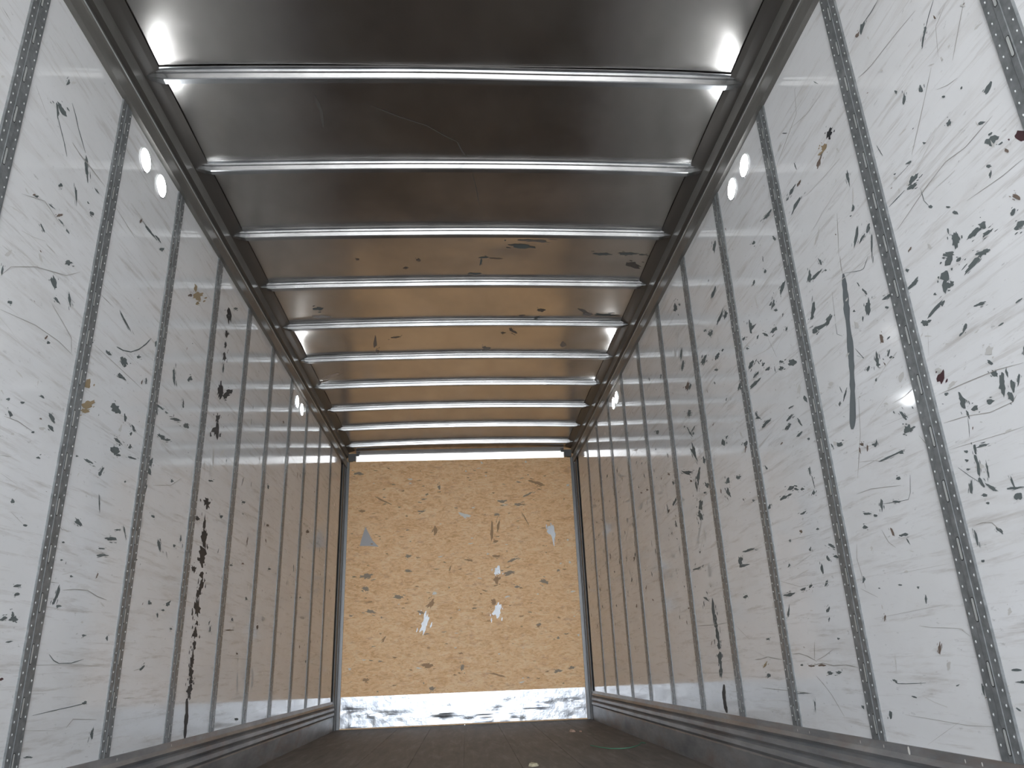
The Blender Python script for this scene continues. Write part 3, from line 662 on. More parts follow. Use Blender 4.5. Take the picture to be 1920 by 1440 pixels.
LINES=[('R','d',[(1.6421,2.3634,0.0011,0.0019),(1.6857,2.3608,0.001,0.0019),(1.7388,2.3664,0.001,0.0019)]),
('R','d',[(1.443,2.1442,0.001,0.0014),(1.4743,2.1217,0.001,0.0014),(1.4968,2.1013,0.0011,0.0014)]),
('R','g',[(1.5138,2.183,0.0005,0.0012),(1.6092,2.1976,0.0006,0.0013),(1.747,2.211,0.0007,0.0013),(1.8182,2.2286,0.0007,0.0014)]),
('R','g',[(1.3772,1.7077,0.0004,0.0008),(1.4857,1.7006,0.0004,0.0009),(1.5621,1.7155,0.0004,0.0009),(1.6473,1.7047,0.0006,0.001),(1.8141,1.6704,0.0008,0.001)]),
('R','g',[(1.517,1.9856,0.0008,0.001),(1.5602,1.9407,0.0009,0.001),(1.6182,1.8821,0.0009,0.0009),(1.6764,1.8262,0.0009,0.0009)]),
('R','g',[(1.3513,2.0433,0.0007,0.0009),(1.3989,1.9882,0.0007,0.0009),(1.4418,1.9374,0.0008,0.0009)]),
('R','g',[(1.4451,1.8829,0.0003,0.0009),(1.4822,1.8939,0.0002,0.0009),(1.5212,1.9146,0.0001,0.0009)]),
('R','d',[(1.7421,1.7543,0.001,0.0017),(1.8284,1.7558,0.0011,0.0018)]),
('R','d',[(1.6775,1.7146,0.0014,0.0007),(1.6768,1.6737,0.0014,0.0004),(1.66,1.6424,0.0012,-0.0)]),
('R','g',[(2.2881,2.4139,-0.0007,-0.0012),(2.1458,2.3686,-0.0007,-0.0011),(2.0058,2.3558,-0.0007,-0.0011)]),
('R','g',[(1.333,1.5515,0.0003,0.0008),(1.4035,1.5552,0.0002,0.0008),(1.5299,1.5732,0.0003,0.0008)]),
('R','g',[(1.8026,2.4105,0.0006,0.001),(1.8526,2.4086,0.0007,0.001)]),
('R','g',[(1.483,1.9892,-0.0006,-0.0005),(1.4619,2.0713,-0.0005,-0.0006),(1.409,2.0946,-0.0004,-0.0007)]),
('R','g',[(2.0955,1.911,0.0015,0.001),(2.1395,1.7726,0.0016,0.0009)]),
('R','g',[(2.4994,2.3391,-0.0019,-0.0018),(2.2157,2.4282,-0.0017,-0.0017),(2.192,2.5243,-0.0018,-0.0015)]),
('R','g',[(1.8098,2.2209,0.0005,0.0009),(1.9232,2.2368,0.0006,0.001)]),
('R','g',[(1.8155,1.8122,-0.0004,-0.0007),(1.6751,1.8072,-0.0004,-0.0007)]),
('R','s',[(2.1363,1.7033,0.0168,0.0082),(2.1497,1.631,0.0168,0.0078),(2.1648,1.5732,0.0169,0.0073),(2.1827,1.4788,0.0169,0.0066),(2.2032,1.3992,0.0169,0.0063),(2.2288,1.3221,0.0169,0.006),(2.2586,1.2466,0.0171,0.0057),(2.2783,1.2073,0.0171,0.0057)]),
('R','g',[(2.1344,1.7696,0.0021,0.0011),(2.1407,1.7326,0.0021,0.001),(2.1414,1.7061,0.0021,0.0009)]),
('R','d',[(2.1358,1.7044,0.0001,-0.0009),(2.0392,1.6609,-0.0,-0.0009),(2.0181,1.6566,-0.0011,-0.0011),(1.9807,1.6796,-0.0012,-0.001)]),
('R','d',[(1.9543,1.6641,0.0021,0.0014),(1.9651,1.6454,0.0021,0.0013)]),
('R','d',[(1.7301,1.0672,0.001,0.0002),(1.734,1.045,0.001,0.0002),(1.7421,1.0195,0.001,0.0003)]),
('R','d',[(2.0236,0.9931,0.0013,0.0003),(2.0411,0.9457,0.0012,0.0003),(2.0589,0.929,0.0005,0.0007),(2.1232,0.9347,-0.0001,0.0008),(2.1999,0.9453,-0.0001,0.0008)]),
('R','g',[(2.3316,1.0044,-0.0003,-0.0009),(2.2414,1.0014,0.0,-0.0008),(2.0779,0.9748,0.0001,-0.0008)]),
('R','d',[(1.8135,0.96,0.0008,-0.0004),(1.7757,0.9274,0.0007,-0.0004),(1.7334,0.8949,0.0007,-0.0004)]),
('R','g',[(1.8179,1.1609,-0.0002,-0.001),(1.6997,1.1515,-0.0002,-0.001),(1.5887,1.1408,-0.0001,-0.0009),(1.5039,1.1242,0.0,-0.0008)]),
('R','g',[(1.8252,1.0836,-0.0001,-0.001),(1.7316,1.0724,0.0,-0.0009),(1.6494,1.0543,-0.0,-0.0009),(1.568,1.0529,-0.0003,-0.0008),(1.5514,1.0644,-0.0008,-0.0007)]),
('R','g',[(1.8305,1.0121,-0.0,-0.0007),(1.6912,0.9998,-0.0,-0.0007),(1.6285,0.9942,-0.0,-0.0006),(1.5578,0.9895,-0.0,-0.0006)]),
('R','g',[(1.9416,1.0845,0.0014,-0.0002),(1.9084,1.0391,0.0014,-0.0003)]),
('R','d',[(2.1615,1.4193,0.0011,-0.0007),(2.1253,1.3949,-0.002,-0.0005),(2.1629,1.4448,-0.0018,0.0001)]),
('R','g',[(2.2034,1.2885,0.0015,0.0005),(2.2365,1.1794,0.0015,0.0005),(2.3065,1.0512,0.0016,0.0004)]),
('R','d',[(2.2475,1.5736,0.0017,0.0006),(2.2503,1.5351,0.0016,0.0002),(2.2201,1.5148,0.0008,-0.0006)]),
('R','g',[(1.9145,1.2172,0.0006,0.0008),(1.964,1.2084,0.0005,0.0008),(2.0308,1.2101,0.0004,0.0009)]),
('R','g',[(2.2816,1.0977,0.0001,-0.0006),(2.188,1.0787,0.0002,-0.0005),(2.1146,1.0536,0.0003,-0.0005)]),
('R','g',[(2.228,1.6853,0.0011,0.0005),(2.2452,1.5792,0.0011,0.0005)]),
('R','g',[(2.7806,1.7607,0.0016,0.0004),(2.7307,1.6518,0.0016,0.0003)]),
('R','g',[(1.7974,1.334,0.0007,0.0003),(1.8175,1.2741,0.0007,0.0003)]),
('R','g',[(2.1108,1.1637,-0.0002,-0.0006),(1.9155,1.1489,-0.0001,-0.0005)]),
('R','g',[(3.4495,0.5137,0.0004,-0.0018),(3.3852,0.5144,-0.0004,-0.0018),(3.3,0.5226,0.0009,-0.0017),(3.1532,0.5092,0.0016,-0.0016)]),
('R','g',[(3.0393,0.5288,0.0002,-0.0016),(2.9802,0.5304,0.0012,-0.0016),(2.9123,0.5204,0.0022,-0.0014),(2.8366,0.5011,0.0023,-0.0013)]),
('R','g',[(2.8955,0.4862,-0.0002,-0.0015),(2.7884,0.4947,0.0006,-0.0015),(2.709,0.4855,0.0008,-0.0014),(2.6168,0.488,0.0008,-0.0014),(2.5349,0.4795,0.0012,-0.0013)]),
('R','g',[(2.8283,0.568,0.003,0.0001),(2.8534,0.5073,0.003,0.0)]),
('R','g',[(2.8354,0.5041,-0.001,-0.0011),(2.7645,0.5182,-0.0012,-0.001),(2.6865,0.5402,-0.0013,-0.0009)]),
('R','g',[(2.864,0.4527,0.0019,-0.0006),(2.8166,0.4265,0.0019,-0.0006),(2.7619,0.39,0.0019,-0.0005),(2.6963,0.3255,0.0019,-0.0005)]),
('R','g',[(3.4131,0.3985,0.001,-0.0014),(3.1295,0.395,0.0009,-0.0013),(2.935,0.3908,0.0009,-0.0012)]),
('R','d',[(2.3416,0.4469,0.002,-0.001),(2.3167,0.435,0.0012,-0.0012),(2.2687,0.4354,0.0004,-0.0012),(2.1684,0.4389,0.0004,-0.0011)]),
('R','g',[(1.8014,0.8108,-0.0001,-0.0009),(1.7738,0.8111,0.0002,-0.0008),(1.7427,0.8055,0.0008,-0.0006),(1.7198,0.7823,0.001,-0.0004)]),
('R','g',[(2.2297,0.8722,0.0014,-0.0002),(2.2053,0.8308,0.0013,-0.0003),(2.1738,0.8103,0.0011,-0.0005)]),
('R','g',[(2.3931,0.8544,0.0017,0.0003),(2.4107,0.8114,0.0017,0.0001),(2.3924,0.7145,0.0017,-0.0001)]),
('R','g',[(2.4256,0.7177,0.001,-0.0006),(2.3286,0.6818,0.001,-0.0006)]),
('R','g',[(4.252,0.6961,0.0005,-0.0018),(3.9287,0.684,0.0001,-0.0017),(3.7612,0.686,-0.0004,-0.0016)]),
('R','g',[(4.2731,0.455,0.0006,-0.0013),(3.7546,0.4575,0.0005,-0.0012)]),
('R','g',[(2.1426,0.5887,0.0005,-0.0007),(2.0853,0.5812,0.0004,-0.0007),(1.9621,0.573,0.0005,-0.0006),(1.9267,0.5521,0.0008,-0.0005)]),
('R','g',[(2.2037,0.737,0.0,-0.0005),(1.9427,0.7344,0.0,-0.0004)]),
('R','g',[(2.9691,0.9498,-0.0001,-0.0007),(2.651,0.9319,-0.0001,-0.0006)]),
('R','g',[(2.3747,0.6217,-0.0,-0.0005),(1.9983,0.6353,0.0,-0.0004)]),
('R','g',[(2.3124,0.3511,0.0005,-0.0007),(2.0261,0.3411,0.0004,-0.0006),(1.9148,0.3444,0.0003,-0.0006)]),
('R','g',[(2.2246,0.2791,-0.0004,-0.0003),(2.0529,0.3478,-0.0003,-0.0003)]),
('R','g',[(3.6413,0.665,0.002,-0.0005),(3.481,0.5962,0.0018,-0.0005)]),
('R','g',[(3.0983,0.8182,0.0008,-0.0006),(2.8734,0.7676,0.0004,-0.0006),(2.6923,0.762,0.0,-0.0006)]),
('R','k',[(3.9276,0.4034,0.0277,-0.0004),(3.9515,0.3539,0.0281,-0.0013),(3.9504,0.3054,0.028,-0.0026),(3.9368,0.274,0.0276,-0.0033)]),
('L','d',[(2.0726,2.2768,-0.0016,-0.0017),(2.1145,2.2396,-0.0017,-0.0017),(2.14,2.2169,-0.0017,-0.0017),(2.1698,2.1825,-0.0018,-0.0016)]),
('L','d',[(2.1389,2.3783,-0.0021,-0.0024),(2.1722,2.3542,-0.0022,-0.0024),(2.2011,2.3255,-0.0023,-0.0024),(2.2705,2.275,-0.0024,-0.0024)]),
('L','g',[(2.1828,2.2509,-0.0014,-0.0019),(2.2416,2.2451,-0.0014,-0.002),(2.3062,2.2491,-0.0014,-0.002),(2.433,2.2492,-0.0016,-0.0021)]),
('L','g',[(2.4016,2.3847,-0.001,-0.0011),(2.5034,2.3561,-0.0011,-0.0011)]),
('L','g',[(1.9898,1.9087,-0.0001,-0.001),(2.104,1.9617,-0.0006,-0.0012),(2.1991,1.9444,-0.001,-0.0012)]),
('L','g',[(1.9423,2.2753,-0.0007,-0.0009),(2.0208,2.2326,-0.0007,-0.0009)]),
('L','g',[(2.5158,2.2277,-0.0014,-0.0016),(2.7209,2.2059,-0.0017,-0.0017)]),
('L','g',[(1.9571,1.7109,-0.0003,-0.0007),(2.0012,1.7136,-0.0003,-0.0007)]),
('L','g',[(1.7283,2.365,-0.0007,-0.0013),(1.7753,2.3606,-0.0007,-0.0013)]),
('L','d',[(2.7113,1.7227,-0.0017,-0.003),(2.7642,1.7307,-0.001,-0.0029),(2.8316,1.752,0.0011,-0.0022),(2.8964,1.7916,0.0033,-0.001),(2.9529,1.8402,0.0044,-0.0002),(2.9944,1.8856,0.0049,0.0003)]),
('L','g',[(2.0104,1.5331,-0.0003,-0.0012),(2.1886,1.5666,-0.0005,-0.0013),(2.3272,1.5741,-0.001,-0.0014),(2.4254,1.5652,-0.0012,-0.0014)]),
('L','g',[(1.9785,1.6245,0.0012,-0.0002),(2.015,1.6741,0.0007,-0.0007),(2.1288,1.7387,0.0001,-0.0012),(2.2959,1.7999,0.0001,-0.0012),(2.375,1.8575,0.0009,-0.0008)]),
('L','g',[(2.2487,1.6704,-0.0011,-0.001),(2.3261,1.6442,-0.0012,-0.001),(2.3951,1.6174,-0.0014,-0.0009),(2.4118,1.5692,-0.0016,-0.0007)]),
('L','g',[(2.1267,1.2511,-0.0002,-0.0011),(2.1975,1.2579,-0.0005,-0.0011),(2.2775,1.2523,-0.0007,-0.0012)]),
('L','g',[(2.5251,1.8533,-0.0011,-0.0013),(2.6431,1.8545,-0.0012,-0.0014)]),
('L','g',[(2.5496,1.6591,-0.001,-0.0012),(2.7106,1.6564,-0.0011,-0.0013),(2.9807,1.6488,-0.0014,-0.0014)]),
('L','g',[(2.6823,1.394,-0.0007,-0.0007),(2.772,1.3875,-0.0007,-0.0007)]),
('L','g',[(3.2108,1.3002,0.0004,-0.0011),(3.4013,1.3444,0.0011,-0.0009),(3.5168,1.4049,0.0021,-0.0005)]),
('L','g',[(3.2231,1.4996,-0.0013,-0.0009),(3.3584,1.4729,-0.0014,-0.0009)]),
('L','g',[(2.1642,1.0934,-0.0003,-0.0005),(2.2597,1.0796,-0.0004,-0.0005)]),
('L','g',[(2.1476,1.141,0.0001,-0.001),(2.1982,1.1495,0.0001,-0.001)]),
('L','d',[(2.5977,0.6158,-0.0019,-0.0008),(2.6313,0.5977,-0.0016,-0.001),(2.6679,0.5889,0.0,-0.0013),(2.7493,0.5905,0.001,-0.0014),(2.832,0.6036,0.0014,-0.0014)]),
('L','g',[(2.3428,0.5831,0.0002,-0.0007),(2.5305,0.5829,0.0003,-0.0008),(2.7508,0.5861,0.0003,-0.0008),(2.9606,0.5811,0.0002,-0.0009)]),
('L','d',[(2.5599,0.4404,0.0008,-0.001),(2.7158,0.4505,0.0009,-0.0011),(2.7961,0.4549,0.0009,-0.0011),(2.8936,0.462,0.001,-0.0011)]),
('L','g',[(2.7824,0.3911,0.0021,-0.0008),(2.8217,0.4155,0.001,-0.0011),(2.9936,0.404,0.0003,-0.0012)]),
('L','g',[(3.1939,0.4671,0.0006,-0.0013),(3.3017,0.4654,0.0006,-0.0013)]),
('L','g',[(2.6134,0.813,0.0005,-0.0011),(2.6934,0.8234,0.0004,-0.0011),(2.7807,0.8288,-0.0004,-0.0012),(2.8597,0.8147,-0.0008,-0.0012),(2.9399,0.809,-0.0006,-0.0012)]),
('L','g',[(2.5247,0.4012,0.0003,-0.0007),(2.715,0.3879,0.0003,-0.0008)]),
('L','g',[(2.5189,0.5013,0.0003,-0.0008),(2.6214,0.5009,0.0004,-0.0008)]),
('L','g',[(3.2593,0.5655,0.0015,-0.0013),(3.3259,0.5741,0.0015,-0.0013)]),
('L','k',[(3.9079,0.4413,-0.0242,0.0008),(3.9286,0.3789,-0.0244,0.0016),(3.9296,0.3254,-0.0243,0.0022),(3.9367,0.2683,-0.0243,0.0024)]),
('L','g',[(2.5073,0.83,0.0001,-0.0008),(2.5837,0.8325,0.0,-0.0008)]),
('L','g',[(2.4601,1.0284,-0.001,-0.0007),(2.5492,0.9987,-0.0008,-0.0008),(2.6071,1.0027,-0.0001,-0.0009)]),
('L','g',[(2.2508,0.9988,-0.0007,-0.0007),(2.3245,0.9759,-0.0008,-0.0007)]),
('L','g',[(4.4631,0.6291,0.0001,-0.0014),(4.9339,0.625,0.0,-0.0015)]),
('C','g',[(-0.3657,2.7238,-0.001,0.0025),(-0.2421,2.7987,-0.0009,0.0027),(-0.1238,2.8551,-0.0009,0.0027),(-0.0394,2.9291,-0.001,0.0027),(0.0157,2.9673,-0.0009,0.0029)]),
('C','g',[(0.0157,2.9673,-0.0027,0.0022),(0.0383,3.0347,-0.0027,0.0026),(0.0617,3.0838,-0.0025,0.003)]),
('C','g',[(0.0889,3.2035,-0.0021,0.0009),(0.1124,3.3401,-0.0022,0.0008),(0.1321,3.5118,-0.0023,0.0007)]),
('C','g',[(-0.5998,2.6606,-0.0071,0.0037),(-0.5902,2.7612,-0.0073,0.0028),(-0.5995,2.868,-0.0075,0.0015)])]

# ------------------------------------------------------------------ helpers
def obj(name, bm, mats, parent=None, smooth=False, loc=None):
    me = bpy.data.meshes.new(name); bm.normal_update(); bm.to_mesh(me); bm.free()
    for mt in (mats if isinstance(mats, (list, tuple)) else [mats]): me.materials.append(mt)
    if smooth:
        for p in me.polygons: p.use_smooth = True
    o = bpy.data.objects.new(name, me); C.objects.link(o)
    if parent: o.parent = parent
    if loc: o.location = loc
    return o
def tag(o, label, cat, group=None, kind=None):
    o['label'] = label; o['category'] = cat
    if group: o['group'] = group
    if kind: o['kind'] = kind
    return o
def structure(o, label=None):
    o['kind'] = 'structure'
    if label: o['label'] = label
    return o
def box(bm, x0, x1, y0, y1, z0, z1, mi=0):
    v = [bm.verts.new((x, y, z)) for x in (x0, x1) for y in (y0, y1) for z in (z0, z1)]
    for f in ((0,1,3,2), (4,6,7,5), (0,4,5,1), (2,3,7,6), (0,2,6,4), (1,5,7,3)):
        bm.faces.new([v[i] for i in f]).material_index = mi
def extrude_profile(bm, prof, stations, closed=True):
    """prof: list of 2D points; stations: list of functions mapping a profile point to a 3D point"""
    rings = [[bm.verts.new(fn(p)) for p in prof] for fn in stations]
    n = len(prof)
    for a, b in zip(rings, rings[1:]):
        for i in range(n if closed else n-1):
            bm.faces.new((a[i], a[(i+1) % n], b[(i+1) % n], b[i]))
    if closed:
        bm.faces.new(rings[0][::-1]); bm.faces.new(rings[-1])
    bmesh.ops.recalc_face_normals(bm, faces=bm.faces)

# ------------------------------------------------------------------ materials
def mat(name, col, rough=0.5, metal=0.0, spec=0.5, emit=None):
    mt = bpy.data.materials.new(name); mt.use_nodes = True
    b = mt.node_tree.nodes['Principled BSDF']
    b.inputs['Base Color'].default_value = (*col, 1); b.inputs['Roughness'].default_value = rough
    b.inputs['Metallic'].default_value = metal; b.inputs['Specular IOR Level'].default_value = spec
    if emit: b.inputs['Emission Color'].default_value = (*emit[0], 1); b.inputs['Emission Strength'].default_value = emit[1]
    return mt
class G:
    def __init__(s, mt):
        s.nt = mt.node_tree; s.b = s.nt.nodes['Principled BSDF']
        s.tc = s.nt.nodes.new('ShaderNodeTexCoord')
    def l(s, a, b): s.nt.links.new(a, b)
    def noise(s, scale, det=4, rough=0.5, scl=(1,1,1), dist=0.0, rot=(0,0,0), coord='Object'):
        mp = s.nt.nodes.new('ShaderNodeMapping'); mp.inputs['Scale'].default_value = scl; mp.inputs['Rotation'].default_value = rot
        s.l(s.tc.outputs[coord], mp.inputs[0])
        n = s.nt.nodes.new('ShaderNodeTexNoise'); n.inputs['Scale'].default_value = scale; n.inputs['Detail'].default_value = det
        n.inputs['Roughness'].default_value = rough; n.inputs['Distortion'].default_value = dist
        s.l(mp.outputs[0], n.inputs['Vector']); return n.outputs['Fac']
    def ramp(s, fac, stops, interp='LINEAR'):
        r = s.nt.nodes.new('ShaderNodeValToRGB'); r.color_ramp.interpolation = interp
        while len(r.color_ramp.elements) < len(stops): r.color_ramp.elements.new(0.5)
        for e, (p, c) in zip(r.color_ramp.elements, stops):
            e.position = p; e.color = (*c, 1) if len(c) == 3 else c
        s.l(fac, r.inputs[0]); return r.outputs[0]
    def mix(s, fac, a, b, mode='MIX'):
        n = s.nt.nodes.new('ShaderNodeMix'); n.data_type = 'RGBA'; n.blend_type = mode
        for sock, v in ((n.inputs[0], fac), (n.inputs[6], a), (n.inputs[7], b)):
            if isinstance(v, (int, float)): sock.default_value = v
            elif isinstance(v, tuple): sock.default_value = (*v, 1)
            else: s.l(v, sock)
        return n.outputs[2]
    def col(s, c): s.l(c, s.b.inputs['Base Color'])
    def rough(s, c): s.l(c, s.b.inputs['Roughness'])
    def bump(s, h, strength=0.3, dist=0.01):
        n = s.nt.nodes.new('ShaderNodeBump'); n.inputs['Strength'].default_value = strength; n.inputs['Distance'].default_value = dist
        s.l(h, n.inputs['Height']); s.l(n.outputs[0], s.b.inputs['Normal'])
g1 = lambda v: (v, v, v)

M = {}
# white glossy wall liner with long scuffs running along the trailer
M['panel'] = mat('white_liner', (.78,.78,.77), .13, 0, .5)
g = G(M['panel'])
base = g.ramp(g.noise(2.2, 5, .6, (1,.6,1)), [(0.3, (.73,.73,.73)), (0.62, (.80,.805,.815))])
st1 = g.ramp(g.noise(15, 7, .7, (1,.16,1), .25), [(0.52, g1(0)), (0.82, g1(.45))])
c1 = g.mix(st1, base, (.50,.46,.42))
st2 = g.ramp(g.noise(42, 5, .7, (1,.07,1), .3, (.10,0,0)), [(0.54, g1(0)), (0.74, g1(.6))])
c2 = g.mix(st2, c1, (.42,.385,.35))
sp = g.ramp(g.noise(70, 4, .7, (1,.35,1)), [(0.64, g1(0)), (0.74, g1(.5))])
g.col(g.mix(sp, c2, (.30,.30,.29)))
g.rough(g.ramp(g.noise(5, 4, .6, (1,.4,1)), [(0.35, g1(.045)), (0.75, g1(.13))]))
g.bump(g.noise(1.6, 2, .5), .03, .01)
# scuffs and marks
M['dark'] = mat('dark_tears_and_roof_patches', (.12,.14,.14), .6)
M['black'] = mat('black_rubber_smear', (.028,.03,.033), .5)
M['brown'] = mat('brown_scrape', (.17,.13,.105), .6)
M['ochre'] = mat('ochre_glue_stain', (.33,.25,.15), .6)
M['red'] = mat('dark_red_smear', (.07,.03,.035), .5)
M['faint'] = mat('faint_grey_scuff', (.56,.55,.53), .4)
M['strip'] = mat('grey_tape_strip', (.15,.17,.18), .5)
M['silver'] = mat('bare_metal_patch', (.27,.28,.295), .42, .75)
M['line'] = mat('thin_grey_scratch', (.36,.345,.32), .5)
M['woodgrey'] = mat('weathered_grey_wood', (.34,.27,.20), .6)
M['woodbrown'] = mat('exposed_brown_wood', (.42,.25,.13), .6)
M['scratch'] = mat('roof_scratch', (.12,.113,.105), .4, .3)
M['hole'] = mat('grey_patch', (.46,.455,.47), .5)
M['pale'] = mat('pale_fibre', (.80,.78,.74), .5)
MARKKEYS = ['dark','black','brown','ochre','red','faint','strip','silver','hole','pale','woodgrey','woodbrown','scratch','line']
CODE = {'d':0,'k':1,'b':2,'o':3,'r':4,'g':5,'s':6,'S':7,'x':8,'w':9,'p':9}
WOOD = {'d':10,'b':11,'g':10}; ROOFC = {'g':12,'d':0,'b':2}
# galvanised slotted posts
M['post'] = mat('dark_galvanised_post', (.16,.17,.175), .30, .15)
g = G(M['post']); g.col(g.ramp(g.noise(38, 4, .6), [(0.3, (.13,.138,.142)), (0.7, (.235,.245,.25))]))
M['slot'] = mat('bright_slot_and_lip_highlight', (.55,.57,.56), .4, .3)
M['rivet'] = mat('dull_rivet_head', (.52,.53,.53), .4, .3)
M['hole_dark'] = mat('dark_punched_hole', (.02,.02,.02), .7)
# rails
M['rail'] = mat('dull_aluminium_rail', (.22,.215,.21), .30, .3)
g = G(M['rail']); g.col(g.ramp(g.noise(7, 5, .6, (1,.3,1)), [(0.3, (.14,.135,.126)), (0.7, (.25,.24,.225))]))
M['cove'] = mat('dark_rail_cove', (.10,.093,.086), .35, .2)  # darker tone for the upper cove and groove of the rails
# roof sheet
M['roof'] = mat('mill_aluminium_roof_sheet', (.5,.48,.46), .14, 1.0)
g = G(M['roof']); g.col(g.ramp(g.noise(3.0, 5, .6, (1,.6,1)), [(0.3, (.47,.45,.43)), (0.7, (.60,.575,.55))]))
g.rough(g.ramp(g.noise(2.5, 4, .6), [(0.3, g1(.17)), (0.7, g1(.27))]))
g.bump(g.noise(3.5, 2, .5), .10, .01)
# bows
M['bow'] = mat('galvanised_roof_bow', (.72,.73,.74), .24, .95)
g = G(M['bow']); g.col(g.ramp(g.noise(9, 5, .6, (.5,1,1)), [(0.3, (.36,.37,.38)), (0.7, (.55,.56,.57))]))
# scuff band
M['band'] = mat('worn_steel_scuff_band', (.2,.2,.2), .45, .6)
g = G(M['band'])
b0 = g.ramp(g.noise(10, 6, .65, (1,.25,1)), [(0.3, (.21,.22,.235)), (0.72, (.44,.445,.45))])
b1 = g.ramp(g.noise(6, 6, .7, (1,.3,1), .5), [(0.48, g1(0)), (0.68, g1(.75))])
g.col(g.mix(b1, b0, (.31,.235,.19)))
# kick plate / header
M['alu'] = mat('bright_aluminium', (.86,.87,.89), .34, .85)
g = G(M['alu']); g.col(g.ramp(g.noise(14, 5, .6), [(0.3, (.26,.28,.32)), (0.65, (.52,.535,.56))]))
g.bump(g.noise(16, 4, .6), .35, .01)
M['header'] = mat('white_aluminium_header', (.88,.88,.89), .22, .8)
M['steel'] = mat('dark_corner_steel', (.12,.12,.122), .45, .3)
M['steel_lip'] = mat('grey_corner_lip', (.20,.205,.215), .4, .4)
# plywood
M['ply'] = mat('oriented_strand_plywood', (.55,.35,.18), .55)
g = G(M['ply'])
pa = g.ramp(g.noise(5, 7, .75, (.8,1,1.8), 1.2), [(0.34, (.72,.40,.17)), (0.5, (.94,.60,.31)), (0.66, (.98,.74,.47))])
pb = g.ramp(g.noise(22, 5, .75, (.55,1,1.5), 1.5), [(0.36, (.60,.31,.13)), (0.5, (.95,.60,.32)), (0.62, (1.0,.77,.50))])
pc = g.mix(.55, pa, pb)
pr_ = g.ramp(g.noise(16, 3, .6, (.5,1,1.4)), [(0.60, g1(0)), (0.70, g1(.4))])
pd_ = g.mix(pr_, pc, (.52,.24,.14))
g.col(pd_); g.rough(g.ramp(g.noise(20, 3), [(0.3, g1(.45)), (0.7, g1(.7))]))
g.bump(g.noise(60, 4, .6, (.5,1,1)), .25, .005)
# floor
M['floor'] = mat('worn_dark_plank_floor', (.06,.045,.038), .6)
g = G(M['floor'])
g.col(g.ramp(g.noise(6, 7, .7, (2.5,.35,1), .4), [(0.3, (.095,.083,.076)), (0.55, (.155,.135,.12)), (0.75, (.26,.23,.21))]))
g.bump(g.noise(30, 4, .6, (2,.2,1)), .3, .004)
M['backing'] = mat('grey_backing_board', (.25,.25,.25), .7)
M['lens'] = mat('white_lamp_lens', (.9,.9,.9), .3, 0, .5, ((.93,.97,1.0), 36.0))
M['lamp_rim'] = mat('white_lamp_rim', (.8,.8,.8), .35)
M['ground'] = mat('concrete_yard', (.5,.495,.48), .9)
g = G(M['ground']); g.col(g.ramp(g.noise(1.2, 6, .6), [(0.3, (.46,.455,.44)), (0.7, (.56,.555,.54))]))
M['chip'] = mat('pale_wood_chip', (.55,.38,.30), .7)
M['chip2'] = mat('cream_wood_chip', (.58,.52,.36), .7)
M['green'] = mat('green_string', (.08,.22,.14), .6)

# ------------------------------------------------------------------ layout numbers (metres)
WX = 1.2912; D = 8.2914; Y0 = -2.2; S = 0.6098; P0 = 1.876; B0 = 2.5217
RAILZ = 2.668; BANDZ = 0.270
roofz = lambda x: 2.868 + 0.022*(1-(x/1.262)**2)

# ------------------------------------------------------------------ marks drawn into a panel's own mesh
def blob(bm, C2, A, B, to3, mi, rnd, rough=.32, sat=True):
    la, lb = math.hypot(*A), math.hypot(*B)
    n = 12 if la < .02 else rnd.randint(16, 24); off = rnd.uniform(.0004, .0012)
    ph = rnd.random()*6.28; vs_ = []; q = rnd.uniform(-.25, .25)
    for i in range(n):
        t = 2*math.pi*i/n + rnd.uniform(-.12, .12)
        r = 1 + rnd.uniform(-rough, rough*.7) + .10*math.sin(3*t+ph)
        ct, st = math.cos(t), math.sin(t)
        ca_ = ct*r*rnd.uniform(.9, 1.08); cb_ = (st*rnd.uniform(.75, 1.1) + q*ct*ct)*r*(1-.25*max(0, ct))
        vs_.append(bm.verts.new(to3(C2[0]+A[0]*ca_+B[0]*cb_, C2[1]+A[1]*ca_+B[1]*cb_, off)))
    bm.faces.new(vs_).material_index = mi
    if sat and la*lb > 6e-5:
        for k in range(rnd.randint(1, 4)):
            u = rnd.uniform(-1.3, 1.3); v = rnd.choice((-1, 1))*rnd.uniform(1.0, 1.9); f = rnd.uniform(.12, .35)
            blob(bm, (C2[0]+A[0]*u+B[0]*v, C2[1]+A[1]*u+B[1]*v), (A[0]*f, A[1]*f), (B[0]*f*.7, B[1]*f*.7), to3, mi, rnd, .3, False)
def stroke(bm, pts, to3, mi, rnd):
    off = rnd.uniform(.0004, .0012); dense = []
    for a, b in zip(pts, pts[1:]):
        for k in range(4): dense.append([a[j]+(b[j]-a[j])*k/4 for j in range(4)])
    dense.append(list(pts[-1])); prev = None; n = len(dense)
    for i, (y, z, wy, wz) in enumerate(dense):
        e = min(1, .35+min(i, n-1-i)*.35) if mi != 6 else 1
        w = e*rnd.uniform(.7, 1.15) if mi != 6 else 1
        cur = (bm.verts.new(to3(y+wy*w, z+wz*w, off)), bm.verts.new(to3(y-wy*w, z-wz*w, off)))
        if prev: bm.faces.new((prev[0], prev[1], cur[1], cur[0])).material_index = mi
        prev = cur

# ------------------------------------------------------------------ the setting
def side_box(name, s, x0, x1, *a, m_='backing'):
    bm = bmesh.new(); box(bm, min(s*x0, s*x1), max(s*x0, s*x1), *a); return obj(name, bm, M[m_])
for s, nm in ((-1, 'left'), (1, 'right')):
    structure(side_box('wall_'+nm, s, WX+.012, WX+.05, Y0, D+.05, -.05, 2.95))

